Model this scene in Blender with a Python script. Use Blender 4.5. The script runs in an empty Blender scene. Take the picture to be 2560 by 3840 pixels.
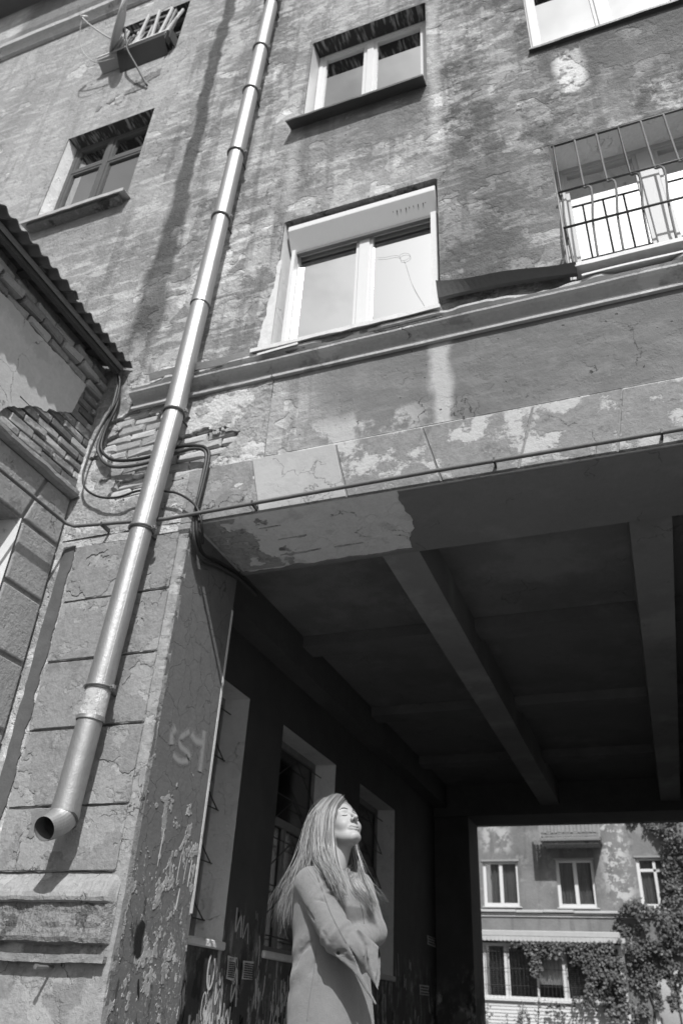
import bpy, bmesh, math, random
import numpy as np
from mathutils import Vector, Matrix

random.seed(7)
rng = np.random.default_rng(11)
scn = bpy.context.scene
col = scn.collection

# ------------------------------------------------------------------ camera
R_CAM = ((0.93728272, 0.3453289, 0.04742428),
         (-0.15051005, 0.5236655, -0.83852321),
         (-0.31440075, 0.77879548, 0.54279809))      # right, down, forward in world axes
CAM = Vector((0.0, 0.0, 0.80))
cam_data = bpy.data.cameras.new('camera')
cam = bpy.data.objects.new('camera', cam_data)
col.objects.link(cam)
r, d, f = (Vector(v) for v in R_CAM)
m = Matrix(((r.x, -d.x, -f.x, CAM.x), (r.y, -d.y, -f.y, CAM.y), (r.z, -d.z, -f.z, CAM.z), (0, 0, 0, 1)))
cam.matrix_world = m
cam_data.sensor_fit = 'VERTICAL'
cam_data.sensor_height = 36.0
cam_data.lens = 36.0 * 2919.47 / 3840.0
cam_data.clip_start = 0.05
cam_data.clip_end = 1500.0
cam_data.dof.use_dof = True
cam_data.dof.focus_distance = 3.75
cam_data.dof.aperture_fstop = 2.8
scn.camera = cam

# ------------------------------------------------------------------ sky and sun
SUN_TO = Vector((0.45, -1.0, 1.2)).normalized()       # direction towards the sun
el = math.asin(SUN_TO.z)
az = math.atan2(SUN_TO.x, SUN_TO.y)
world = bpy.data.worlds.new('World')
scn.world = world
world.use_nodes = True
nt = world.node_tree
nt.nodes.clear()
out = nt.nodes.new('ShaderNodeOutputWorld')
bg = nt.nodes.new('ShaderNodeBackground')
sky = nt.nodes.new('ShaderNodeTexSky')
sky.sky_type = 'NISHITA'
sky.sun_disc = False
sky.sun_elevation = el
sky.sun_rotation = az
sky.air_density = 1.0
sky.dust_density = 2.2
bw = nt.nodes.new('ShaderNodeRGBToBW')
nt.links.new(sky.outputs[0], bw.inputs[0])
# thin drifting cloud over the whole sky, lit by the same sky luminance
tc = nt.nodes.new('ShaderNodeTexCoord')
mp = nt.nodes.new('ShaderNodeMapping')
mp.inputs['Scale'].default_value = (1.0, 1.0, 2.2)
mp.inputs['Location'].default_value = (6.8, 3.6, 1.6)
nt.links.new(tc.outputs['Generated'], mp.inputs[0])
cn = nt.nodes.new('ShaderNodeTexNoise')
cn.inputs['Scale'].default_value = 2.6
cn.inputs['Detail'].default_value = 7
cn.inputs['Roughness'].default_value = 0.58
nt.links.new(mp.outputs[0], cn.inputs['Vector'])
cr = nt.nodes.new('ShaderNodeMapRange')
cr.inputs['From Min'].default_value = 0.34
cr.inputs['From Max'].default_value = 0.62
nt.links.new(cn.outputs['Fac'], cr.inputs[0])
ma = nt.nodes.new('ShaderNodeMath'); ma.operation = 'MULTIPLY_ADD'      # cloud brightness: white, brighter where the sky is
ma.inputs[1].default_value = 3.4
ma.inputs[2].default_value = 0.8
nt.links.new(bw.outputs[0], ma.inputs[0])
mu = nt.nodes.new('ShaderNodeMix'); mu.data_type = 'FLOAT'
nt.links.new(cr.outputs[0], mu.inputs[0])
nt.links.new(bw.outputs[0], mu.inputs[2])
nt.links.new(ma.outputs[0], mu.inputs[3])
nt.links.new(mu.outputs[0], bg.inputs['Color'])
bg.inputs['Strength'].default_value = 0.05
nt.links.new(bg.outputs[0], out.inputs[0])

sun_data = bpy.data.lights.new('sun', 'SUN')
sun_data.energy = 5.0
sun_data.angle = math.radians(0.53)
sun_data.color = (1.0, 1.0, 1.0)                       # black-and-white photograph: neutral light
sun = bpy.data.objects.new('sun', sun_data)
col.objects.link(sun)
sun.rotation_euler = (-SUN_TO).to_track_quat('-Z', 'Y').to_euler()
sun.location = SUN_TO * 60

vs = scn.view_settings
vs.view_transform = 'Standard'
vs.look = 'None'
vs.exposure = 0.06
vs.gamma = 1.0
scn.cycles.max_bounces = 7
scn.cycles.diffuse_bounces = 4
scn.cycles.transparent_max_bounces = 12

# ------------------------------------------------------------------ helpers: objects
def tag(o, label=None, cat=None, group=None, kind=None):
    if label: o['label'] = label
    if cat: o['category'] = cat
    if group: o['group'] = group
    if kind: o['kind'] = kind
    return o

def thing(name, loc, label, cat, group=None):
    o = bpy.data.objects.new(name, None)
    o.empty_display_size = 0.2
    o.location = loc
    col.objects.link(o)
    return tag(o, label, cat, group)

def wloc(o):
    v = Vector((0, 0, 0))
    while o is not None:
        v += Vector(o.location)
        o = o.parent
    return v

class MB:
    """collects polygons in world coordinates; build() links them as one mesh object"""
    def __init__(self):
        self.v = []; self.f = []
    def add(self, vs, fs):
        n = len(self.v)
        self.v.extend(tuple(float(c) for c in p) for p in vs)
        self.f.extend(tuple(i + n for i in q) for q in fs)
        return self
    def box(self, x0, x1, y0, y1, z0, z1):
        if x0 > x1: x0, x1 = x1, x0
        if y0 > y1: y0, y1 = y1, y0
        if z0 > z1: z0, z1 = z1, z0
        return self.add([(x0, y0, z0), (x1, y0, z0), (x1, y1, z0), (x0, y1, z0), (x0, y0, z1), (x1, y0, z1), (x1, y1, z1), (x0, y1, z1)],
                        [(0, 3, 2, 1), (4, 5, 6, 7), (0, 1, 5, 4), (1, 2, 6, 5), (2, 3, 7, 6), (3, 0, 4, 7)])
    def prism(self, poly, axis, a, b):
        """poly: 2D points; axis 'x': (y,z) swept in x; 'y': (x,z) swept in y; 'z': (x,y) swept in z"""
        def p3(p, t):
            return {'x': (t, p[0], p[1]), 'y': (p[0], t, p[1]), 'z': (p[0], p[1], t)}[axis]
        n = len(poly)
        vs = [p3(p, a) for p in poly] + [p3(p, b) for p in poly]
        fs = [tuple(range(n))[::-1], tuple(range(n, 2 * n))] + [(i, (i + 1) % n, n + (i + 1) % n, n + i) for i in range(n)]
        return self.add(vs, fs)
    def tube(self, path, rad, n=8, cap=True, flat=1.0):
        P = [Vector(p) for p in path]
        R = rad if hasattr(rad, '__len__') else [rad] * len(P)
        vs = []; fs = []
        up = Vector((0.0, 0.0, 1.0))
        prev = None
        for i, p in enumerate(P):
            t = (P[min(i + 1, len(P) - 1)] - P[max(i - 1, 0)])
            if t.length < 1e-9: t = Vector((0, 0, 1))
            t.normalize()
            if prev is None:
                a = up if abs(t.z) < 0.9 else Vector((1, 0, 0))
                u = t.cross(a).normalized()
            else:
                u = (prev - t * prev.dot(t)).normalized()
            prev = u
            w = t.cross(u)
            for k in range(n):
                an = 2 * math.pi * k / n
                vs.append(p + u * (R[i] * math.cos(an)) + w * (R[i] * flat * math.sin(an)))
        for i in range(len(P) - 1):
            for k in range(n):
                k2 = (k + 1) % n
                fs.append((i * n + k, i * n + k2, (i + 1) * n + k2, (i + 1) * n + k))
        if cap:
            fs.append(tuple(range(n))[::-1]); fs.append(tuple((len(P) - 1) * n + k for k in range(n)))
        return self.add(vs, fs)
    def build(self, name, mat, parent=None, smooth=False, bevel=0.0, seg=1, label=None, cat=None, group=None, kind=None, fix=True):
        off = wloc(parent) if parent else Vector((0, 0, 0))
        me = bpy.data.meshes.new(name)
        me.from_pydata([(p[0] - off.x, p[1] - off.y, p[2] - off.z) for p in self.v], [], self.f)
        if fix:
            bm = bmesh.new(); bm.from_mesh(me)
            bmesh.ops.recalc_face_normals(bm, faces=bm.faces)
            if bevel > 0:
                bmesh.ops.bevel(bm, geom=[e for e in bm.edges if len(e.link_faces) == 2 and e.calc_face_angle(0) > 0.5], offset=bevel, segments=seg, affect='EDGES', profile=0.6)
            bm.to_mesh(me); bm.free()
        if smooth:
            me.polygons.foreach_set('use_smooth', [True] * len(me.polygons))
        me.materials.append(mat)
        o = bpy.data.objects.new(name, me)
        col.objects.link(o)
        if parent: o.parent = parent
        return tag(o, label, cat, group, kind)

def part(name, mat, parent, *boxes, **kw):
    mb = MB()
    for b in boxes: mb.box(*b)
    return mb.build(name, mat, parent, **kw)

def smooth_path(pts, n=8):
    P = [Vector(p) for p in pts]
    if len(P) < 3: return P
    out_ = []
    for i in range(len(P) - 1):
        p0 = P[max(i - 1, 0)]; p1 = P[i]; p2 = P[i + 1]; p3 = P[min(i + 2, len(P) - 1)]
        for k in range(n):
            t = k / n
            out_.append(0.5 * ((2 * p1) + (p2 - p0) * t + (2 * p0 - 5 * p1 + 4 * p2 - p3) * t * t + (3 * p1 - p0 - 3 * p2 + p3) * t ** 3))
    out_.append(P[-1])
    return out_

# ------------------------------------------------------------------ helpers: numpy noise
def _hash(ix, iy, seed):
    h = (ix.astype(np.int64) * 374761393 + iy.astype(np.int64) * 668265263 + seed * 1442695041) & 0xFFFFFFFF
    h = ((h ^ (h >> 13)) * 1274126177) & 0xFFFFFFFF
    return ((h ^ (h >> 16)) & 0xFFFF) / 65535.0
def vnoise(x, y, seed=0):
    x = np.asarray(x, float); y = np.asarray(y, float)
    ix = np.floor(x); iy = np.floor(y); fx = x - ix; fy = y - iy
    fx = fx * fx * (3 - 2 * fx); fy = fy * fy * (3 - 2 * fy)
    a = _hash(ix, iy, seed); b = _hash(ix + 1, iy, seed); c = _hash(ix, iy + 1, seed); e = _hash(ix + 1, iy + 1, seed)
    return (a * (1 - fx) + b * fx) * (1 - fy) + (c * (1 - fx) + e * fx) * fy
def fbm(x, y, seed=0, octv=5, rough=0.55):
    s = 0.0; a = 1.0; t = 0.0
    for i in range(octv):
        s = s + a * vnoise(x, y, seed + i * 17); t += a
        a *= rough; x = x * 2.03 + 5.1; y = y * 2.03 + 1.7
    return s / t
def sstep(a, b, x):
    t = np.clip((x - a) / (b - a), 0, 1)
    return t * t * (3 - 2 * t)
def boxf(x, z, x0, x1, z0, z1):
    """signed distance-like: positive inside the rectangle"""
    return np.minimum(np.minimum(x - x0, x1 - x), np.minimum(z - z0, z1 - z))

def skin(name, mat, parent, u0, u1, v0, v1, res, func, to3, thick, relief=None, **kw):
    """a layer of plaster kept where func(u,v) > 0 (marching squares), 'thick' deep, torn edges get side walls.
    to3(u,v,h) places a point with height h above the base surface"""
    nu = max(2, int(round((u1 - u0) / res))) + 1; nv = max(2, int(round((v1 - v0) / res))) + 1
    U = np.linspace(u0, u1, nu); V = np.linspace(v0, v1, nv)
    UU, VV = np.meshgrid(U, V, indexing='ij')
    F = func(UU, VV)
    H = np.full(F.shape, thick) if relief is None else thick + relief(UU, VV)
    pos = F > 0
    code = pos[:-1, :-1] * 1 + pos[1:, :-1] * 2 + pos[1:, 1:] * 4 + pos[:-1, 1:] * 8
    verts = []; faces = []; idx = {}
    def corner(i, j):
        k = (i, j)
        if k not in idx:
            idx[k] = len(verts); verts.append((U[i], V[j], H[i, j]))
        return idx[k]
    def edge(i, j, i2, j2):
        k = (i, j, i2, j2) if (i, j) < (i2, j2) else (i2, j2, i, j)
        if k not in idx:
            a, b = F[k[0], k[1]], F[k[2], k[3]]
            t = a / (a - b); t = min(max(t, 0.02), 0.98)
            idx[k] = len(verts)
            verts.append((U[k[0]] * (1 - t) + U[k[2]] * t, V[k[1]] * (1 - t) + V[k[3]] * t, H[k[0], k[1]] * (1 - t) + H[k[2], k[3]] * t))
        return idx[k]
    walls = []
    for i, j in np.argwhere(code > 0):
        c = code[i, j]
        cs = [(i, j), (i + 1, j), (i + 1, j + 1), (i, j + 1)]
        if c == 15:
            faces.append(tuple(corner(*p) for p in cs)); continue
        if c in (5, 10):                       # ambiguous: two separate corners
            for k in range(4):
                if c >> k & 1:
                    a = edge(*cs[k - 1], *cs[k]); b = edge(*cs[k], *cs[(k + 1) % 4])
                    faces.append((a, corner(*cs[k]), b)); walls.append((b, a))
            continue
        poly = []; cut = []
        for k in range(4):
            p, q = cs[k], cs[(k + 1) % 4]
            if c >> k & 1: poly.append(corner(*p))
            if (c >> k & 1) != (c >> ((k + 1) % 4) & 1):
                e = edge(*p, *q); poly.append(e); cut.append((e, bool(c >> k & 1)))
        faces.append(tuple(poly))
        a = [e for e, w in cut if w][0]; b = [e for e, w in cut if not w][0]
        walls.append((a, b))
    low = {}
    for a, b in walls:
        for q in (a, b):
            if q not in low:
                low[q] = len(verts); verts.append((verts[q][0], verts[q][1], -0.004))
        faces.append((b, a, low[a], low[b]))
    mb = MB()
    mb.v = [to3(*p) for p in verts]; mb.f = faces
    return mb.build(name, mat, parent, fix=False, **kw)

# ------------------------------------------------------------------ helpers: grey procedural materials
class G:
    def __init__(self, name):
        self.m = bpy.data.materials.new(name); self.m.use_nodes = True
        self.t = self.m.node_tree
        self.t.nodes.clear()
        self.out = self.t.nodes.new('ShaderNodeOutputMaterial')
        self.geo = self.t.nodes.new('ShaderNodeNewGeometry')
        self.pos = self.geo.outputs['Position']
        self._xyz = None
    def n(self, kind): return self.t.nodes.new(kind)
    def put(self, sock, val):
        if isinstance(val, bpy.types.NodeSocket): self.t.links.new(val, sock)
        elif hasattr(sock.default_value, '__len__') and not hasattr(val, '__len__'):
            sock.default_value = (val, val, val, 1.0)[:len(sock.default_value)]
        else: sock.default_value = val
    def math(self, op, a, b=None, c=None, clamp=False):
        nd = self.n('ShaderNodeMath'); nd.operation = op; nd.use_clamp = clamp
        self.put(nd.inputs[0], a)
        if b is not None: self.put(nd.inputs[1], b)
        if c is not None: self.put(nd.inputs[2], c)
        return nd.outputs[0]
    def add(self, a, b): return self.math('ADD', a, b)
    def sub(self, a, b): return self.math('SUBTRACT', a, b)
    def mul(self, a, b): return self.math('MULTIPLY', a, b)
    def mn(self, a, b): return self.math('MINIMUM', a, b)
    def mx(self, a, b): return self.math('MAXIMUM', a, b)
    def inv(self, a): return self.math('SUBTRACT', 1.0, a)
    def vmul(self, v, s):
        nd = self.n('ShaderNodeVectorMath'); nd.operation = 'MULTIPLY'
        self.put(nd.inputs[0], v); nd.inputs[1].default_value = s
        return nd.outputs[0]
    def vadd(self, v, s):
        nd = self.n('ShaderNodeVectorMath'); nd.operation = 'ADD'
        self.put(nd.inputs[0], v); self.put(nd.inputs[1], s)
        return nd.outputs[0]
    def noise(self, scale, detail=5, rough=0.55, vec=None, dist=0.0, off=None):
        v = vec if vec is not None else self.pos
        if off is not None: v = self.vadd(v, off)
        nd = self.n('ShaderNodeTexNoise')
        self.put(nd.inputs['Vector'], v)
        nd.inputs['Scale'].default_value = scale; nd.inputs['Detail'].default_value = detail
        nd.inputs['Roughness'].default_value = rough; nd.inputs['Distortion'].default_value = dist
        self.last_color = nd.outputs['Color']
        return nd.outputs['Fac']
    def voronoi(self, scale, feature='DISTANCE_TO_EDGE', vec=None, rnd=1.0):
        nd = self.n('ShaderNodeTexVoronoi'); nd.feature = feature
        self.put(nd.inputs['Vector'], vec if vec is not None else self.pos)
        nd.inputs['Scale'].default_value = scale; nd.inputs['Randomness'].default_value = rnd
        return nd.outputs[0]
    def ramp(self, v, a, b, lo=0.0, hi=1.0):
        nd = self.n('ShaderNodeMapRange'); nd.interpolation_type = 'SMOOTHSTEP'
        self.put(nd.inputs[0], v)
        nd.inputs[1].default_value = a; nd.inputs[2].default_value = b
        nd.inputs[3].default_value = lo; nd.inputs[4].default_value = hi
        return nd.outputs[0]
    def mix(self, fac, a, b):
        nd = self.n('ShaderNodeMix'); nd.data_type = 'FLOAT'; nd.clamp_factor = True
        self.put(nd.inputs[0], fac); self.put(nd.inputs[2], a); self.put(nd.inputs[3], b)
        return nd.outputs[0]
    def xyz(self, vec=None):
        nd = self.n('ShaderNodeSeparateXYZ'); self.put(nd.inputs[0], vec if vec is not None else self.pos)
        return nd.outputs
    def warp(self, amt, scale=3.0, detail=5):
        """position pushed about by noise: gives painted edges and stains a ragged outline"""
        self.noise(scale, detail, 0.6)
        nd = self.n('ShaderNodeVectorMath'); nd.operation = 'SUBTRACT'
        self.put(nd.inputs[0], self.last_color); nd.inputs[1].default_value = (0.5, 0.5, 0.5)
        s = self.vmul(nd.outputs[0], (amt * 2, amt * 2, amt * 2))
        return self.vadd(self.pos, s)
    def box(self, p, x0, x1, z0, z1, soft=0.03):
        X, _, Z = p[0], p[1], p[2]
        a = self.mul(self.ramp(X, x0 - soft, x0 + soft), self.ramp(X, x1 - soft, x1 + soft, 1, 0))
        b = self.mul(self.ramp(Z, z0 - soft, z0 + soft), self.ramp(Z, z1 - soft, z1 + soft, 1, 0))
        return self.mul(a, b)
    def done(self, colr, rough=0.9, height=None, dist=0.004, strength=1.0, metal=0.0, spec=0.3, **kw):
        b = self.n('ShaderNodeBsdfPrincipled')
        self.put(b.inputs['Base Color'], colr)
        self.put(b.inputs['Roughness'], rough)
        self.put(b.inputs['Metallic'], metal)
        b.inputs['Specular IOR Level'].default_value = spec
        for k, v in kw.items(): self.put(b.inputs[k], v)
        if height is not None:
            bp = self.n('ShaderNodeBump')
            bp.inputs['Strength'].default_value = strength; bp.inputs['Distance'].default_value = dist
            self.put(bp.inputs['Height'], height)
            self.t.links.new(bp.outputs[0], b.inputs['Normal'])
        self.t.links.new(b.outputs[0], self.out.inputs[0])
        self.bsdf = b
        return self.m

def plain(name, v, rough=0.6, metal=0.0, spec=0.4, var=0.12, scale=14.0, bump=0.0015):
    g = G(name)
    n1 = g.noise(scale, 5, 0.6); n2 = g.noise(scale * 7, 3, 0.6)
    c = g.mul(g.add(1 - var, g.mul(g.add(n1, g.mul(n2, 0.4)), var * 1.43)), v)
    return g.done(c, g.add(rough - 0.06, g.mul(n1, 0.12)), n2, dist=bump, metal=metal, spec=spec)
# ------------------------------------------------------------------ materials
M = {}

def mat_facade(name, lift=0.0):
    g = G(name)
    p = g.xyz(g.warp(0.09, 2.6, 7)); q = g.xyz()
    big = g.noise(0.55, 4, 0.5)
    med = g.noise(3.0, 6, 0.66)
    med2 = g.noise(1.7, 7, 0.7, off=(7.3, 1.1, 3.9))
    drag = g.noise(4.2, 6, 0.6, vec=g.vmul(g.pos, (0.55, 1, 2.4)))        # trowel drags, mostly level
    run = g.noise(5.0, 5, 0.55, vec=g.vmul(g.pos, (1.7, 1, 0.16)))        # rain runs, upright
    fine = g.noise(34.0, 4, 0.65)
    grit = g.noise(140.0, 2, 0.5)
    mid = g.noise(11.0, 6, 0.62)
    soft = g.noise(1.15, 3, 0.5, vec=g.vmul(g.pos, (1, 1, 0.62)), off=(3.3, 0, 6.1))
    v = g.add(0.222, g.add(g.mul(g.sub(big, 0.5), 0.24), g.mul(g.sub(soft, 0.5), 0.30)))
    v = g.add(v, g.mul(g.add(g.mul(g.sub(fine, 0.5), 0.17), g.mul(g.sub(mid, 0.5), 0.16)), g.mix(g.ramp(p[0], -4.1, -3.4), 0.6, 1.0)))
    # how broken up the wall is: calm at the far left, worst right of the shuttered window
    rough_zone = g.mix(g.ramp(p[0], -4.1, -3.4), 0.40, 1.0)
    right = g.ramp(p[0], -1.05, -0.75)
    pale = g.ramp(med, 0.505, 0.565)
    v = g.mix(g.mul(g.mul(pale, 0.55), rough_zone), v, 0.44)
    v = g.mix(g.mul(g.ramp(drag, 0.53, 0.60), 0.52), v, 0.51)
    dk = g.mul(g.mul(g.ramp(med2, 0.49, 0.57), g.mix(right, 0.34, 0.78)), g.ramp(soft, 0.60, 0.42))
    v = g.mix(g.mul(dk, rough_zone), v, 0.078)
    salt = g.noise(5.5, 7, 0.78, off=(2.2, 5.0, 8.1))
    v = g.mix(g.mul(g.ramp(salt, 0.515, 0.57), g.mul(g.mix(right, 0.22, 0.72), g.ramp(big, 0.36, 0.56))), v, 0.54)
    pep = g.noise(8.0, 7, 0.78, off=(9.2, 1.0, 3.1))
    v = g.mix(g.mul(g.ramp(pep, 0.53, 0.59), g.mul(g.mix(right, 0.18, 0.58), g.ramp(soft, 0.62, 0.42))), v, 0.07)
    v = g.mix(g.mul(g.ramp(run, 0.50, 0.64), 0.48), v, 0.10)
    v = g.mul(v, g.mix(right, 1.0, 0.80))
    left_up = g.mul(g.ramp(p[0], -3.9, -4.3), g.ramp(p[2], 7.5, 8.5))
    v = g.mix(g.mul(left_up, 0.45), v, 0.34)
    # damp below the upper middle and right sills
    def zone(v, x0, x1, z0, z1, soft, amt, to):
        return g.mix(g.mul(g.box(p, x0, x1, z0, z1, soft), amt), v, to)
    v = zone(v, -2.42, -1.02, 7.86, 8.72, 0.08, 0.62, 0.15)
    v = zone(v, 0.02, 3.2, 7.98, 8.66, 0.12, 0.72, 0.11)
    v = zone(v, 0.35, 3.2, 7.55, 8.2, 0.16, 0.45, 0.13)
    v = zone(v, -5.75, -4.46, 7.55, 8.32, 0.10, 0.5, 0.19)  # slightly darker panel below the left sill
    v = zone(v, -0.92, 0.0, 5.5, 7.1, 0.12, 0.40, 0.13)
    v = zone(v, -2.35, -0.95, 7.05, 7.45, 0.1, 0.30, 0.42)
    v = g.mix(g.mul(g.mul(g.box(p, 0.19, 0.43, 7.74, 8.42, 0.05), 0.75), g.ramp(g.add(mid, g.mul(salt, 0.7)), 0.74, 0.86)), v, 0.48)
    v = zone(v, -2.46, -2.34, 7.3, 8.9, 0.06, 0.5, 0.42)
    v = zone(v, -0.98, -0.88, 7.6, 10.2, 0.05, 0.6, 0.44)
    v = zone(v, -8.0, -5.9, 13.75, 15.5, 0.2, 0.75, 0.075)  # darker at the top left, above the string course
    v = zone(v, -5.9, -4.9, 14.0, 15.5, 0.2, 0.6, 0.09)
    # the smooth strip between cornice and arch
    band = g.mul(g.ramp(q[2], 4.26, 4.28), g.ramp(q[2], 5.04, 5.06, 1, 0))
    smooth_v = g.add(0.135, g.add(g.mul(g.sub(drag, 0.5), 0.10), g.mul(g.sub(big, 0.5), 0.12)))
    v = g.mix(g.mul(band, g.ramp(p[0], -2.25, -1.75, 0.0, 0.9)), v, smooth_v)
    lowband = g.mul(g.mul(band, g.ramp(p[2], 4.62, 4.40)), g.mul(g.ramp(p[0], -0.95, -1.3), g.ramp(med, 0.47, 0.56)))
    v = g.mix(g.mul(lowband, 0.75), v, 0.40)
    v = g.mix(g.mul(g.mul(band, g.box(p, -1.02, -0.88, 4.2, 5.1, 0.035)), 0.72), v, 0.42)
    v = g.mix(g.mul(g.mul(band, g.box(p, -2.46, -2.30, 4.7, 5.1, 0.05)), 0.5), v, 0.42)
    v = g.mix(g.mul(g.box(p, -3.9, -2.2, 3.7, 5.05, 0.1), 0.45), v, 0.34)
    # long dark drain stain left of the pipe
    ctr = g.add(-3.71, g.mul(g.sub(g.noise(0.9, 3, 0.5, vec=g.vmul(g.pos, (0.05, 0.05, 1))), 0.5), 0.24))
    dx = g.math('ABSOLUTE', g.sub(p[0], ctr))
    wid = g.ramp(q[2], 5.6, 9.5, 0.17, 0.085)
    st = g.mul(g.ramp(g.math('DIVIDE', dx, wid), 1.25, 0.72), g.ramp(q[2], 5.75, 6.1))
    v = g.mix(g.mul(st, g.add(0.5, g.mul(med, 0.62))), v, 0.052)
    # crackle
    vec = g.warp(0.22, 3.2, 7)
    ck = g.voronoi(2.6, vec=vec)
    crack = g.mul(g.ramp(ck, 0.008, 0.002), g.ramp(g.noise(1.5, 4), 0.56, 0.62))
    v = g.mix(g.mul(crack, 0.8), v, 0.04)
    pits = g.mul(g.ramp(g.noise(22.0, 2, 0.4), 0.74, 0.79), 0.7)
    v = g.mix(pits, v, 0.05)
    v = g.mul(v, 1.0 + lift)
    h = g.add(g.add(g.mul(med, 1.0), g.mul(fine, 0.55)), g.add(g.mul(grit, 0.16), g.add(g.mul(crack, -1.0), g.mul(pits, -1.2))))
    h = g.add(h, g.add(g.mul(pale, -0.30), g.add(g.mul(dk, 0.25), g.mul(mid, 0.6))))
    h = g.mul(h, g.mix(g.mul(band, g.ramp(p[0], -2.2, -1.7)), 1.0, 0.45))
    return g.done(v, 0.93, h, dist=0.026, strength=0.9, spec=0.15)
M['facade'] = mat_facade('facade_plaster')
M['facade_base'] = mat_facade('facade_undercoat', lift=0.42)

def mat_patchy(name, base, pale_v, dark_v, scale=3.0, pale_t=(0.54, 0.6), dark_t=(0.56, 0.62), pale_a=0.7, dark_a=0.6, bump=0.012, crack_scale=3.0, crack_a=0.8, fine_a=0.07, seed=0.0):
    g = G(name)
    n1 = g.noise(scale, 8, 0.65, off=(seed, seed * 0.7, seed * 1.3)); n2 = g.noise(scale * 0.7, 8, 0.68, off=(3.1 + seed, 9.0, 4.4))
    fine = g.noise(38, 4, 0.65); big = g.noise(0.8, 3); mid = g.noise(13, 6, 0.65)
    grit = g.noise(150, 2)
    v = g.add(base, g.add(g.add(g.mul(g.sub(fine, 0.5), fine_a * 1.8), g.mul(g.sub(mid, 0.5), fine_a * 1.8)), g.mul(g.sub(big, 0.5), base * 0.4)))
    pa = g.ramp(n1, *pale_t); da = g.ramp(n2, *dark_t)
    v = g.mix(g.mul(pa, pale_a), v, pale_v); v = g.mix(g.mul(da, dark_a), v, dark_v)
    ck = g.voronoi(crack_scale, vec=g.warp(0.20, 3.4, 7))
    cr_ = g.mul(g.ramp(ck, 0.010, 0.002), g.ramp(g.noise(1.9, 4, off=(seed, 2, 2)), 0.55, 0.62))
    v = g.mix(g.mul(cr_, crack_a), v, 0.03)
    h = g.add(g.add(g.add(n1, g.mul(mid, 0.5)), g.mul(fine, 0.5)), g.add(g.mul(grit, 0.15), g.add(g.mul(cr_, -1.2), g.mul(pa, -0.4))))
    return g, v, h, fine

def patchy(name, *a, rough=0.92, bump=0.015, **k):
    g, v, h, _ = mat_patchy(name, *a, **k)
    return g.done(v, rough, h, dist=bump, strength=0.8, spec=0.15)
M['block'] = patchy('block_plaster', 0.215, 0.31, 0.14, scale=4.0, pale_a=0.6, dark_a=0.5, seed=2.0)
M['block_base'] = patchy('block_undercoat', 0.265, 0.36, 0.16, scale=7.0, pale_a=0.6, dark_a=0.35, seed=5.0)
M['voussoir'] = patchy('arch_plaster', 0.20, 0.42, 0.11, scale=3.6, pale_t=(0.49, 0.56), pale_a=0.85, dark_a=0.6, crack_a=0.3, seed=8.0)
M['new_plaster'] = patchy('repair_plaster', 0.33, 0.38, 0.24, scale=1.6, pale_a=0.4, dark_a=0.6, bump=0.005, crack_a=0.35, fine_a=0.03, seed=1.0)
M['cornice'] = patchy('cornice_plaster', 0.42, 0.58, 0.14, scale=2.2, pale_a=0.6, dark_a=0.5, seed=3.3)
M['corner'] = patchy('pale_broken_plaster', 0.30, 0.52, 0.13, scale=3.0, pale_t=(0.49, 0.55), pale_a=0.8, dark_a=0.55, fine_a=0.14, bump=0.035, crack_scale=4.5, seed=11.0)
M['crumb'] = patchy('crumbled_mortar', 0.21, 0.36, 0.06, scale=9.0, pale_a=0.6, dark_a=0.8, bump=0.05, seed=4.0)
M['annex'] = patchy('annex_plaster', 0.45, 0.52, 0.32, scale=1.8, pale_a=0.5, dark_a=0.5, bump=0.006, seed=6.0)
M['annex_low'] = patchy('annex_render', 0.27, 0.36, 0.13, scale=3.4, pale_a=0.5, dark_a=0.55, seed=9.0)
M['mortar'] = patchy('lime_mortar', 0.26, 0.38, 0.12, scale=8, pale_a=0.5, dark_a=0.5, seed=1.5)
M['white_paint'] = patchy('whitewashed_reveal', 0.54, 0.62, 0.36, scale=3, pale_a=0.4, dark_a=0.3, bump=0.005, crack_a=0.3, fine_a=0.04)
M['rust_streak'] = None

def mat_lintel():
    g = G('sooty_lintel')
    run = g.noise(16, 5, 0.6, vec=g.vmul(g.pos, (1.6, 0.25, 0.25)))
    v = g.mix(g.ramp(run, 0.5, 0.66), 0.045, 0.26)
    return g.done(v, 0.95, run, dist=0.006, spec=0.1)
M['lintel'] = mat_lintel()

def mat_dark_band():
    g = G('tar_strip_and_joint_shade')
    n1 = g.noise(9, 5, 0.6); n2 = g.noise(60, 3)
    v = g.add(0.095, g.mul(g.sub(n1, 0.5), 0.07))
    return g.done(v, 0.9, g.add(n1, g.mul(n2, 0.3)), dist=0.006, spec=0.15)
M['tar'] = mat_dark_band()

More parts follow.
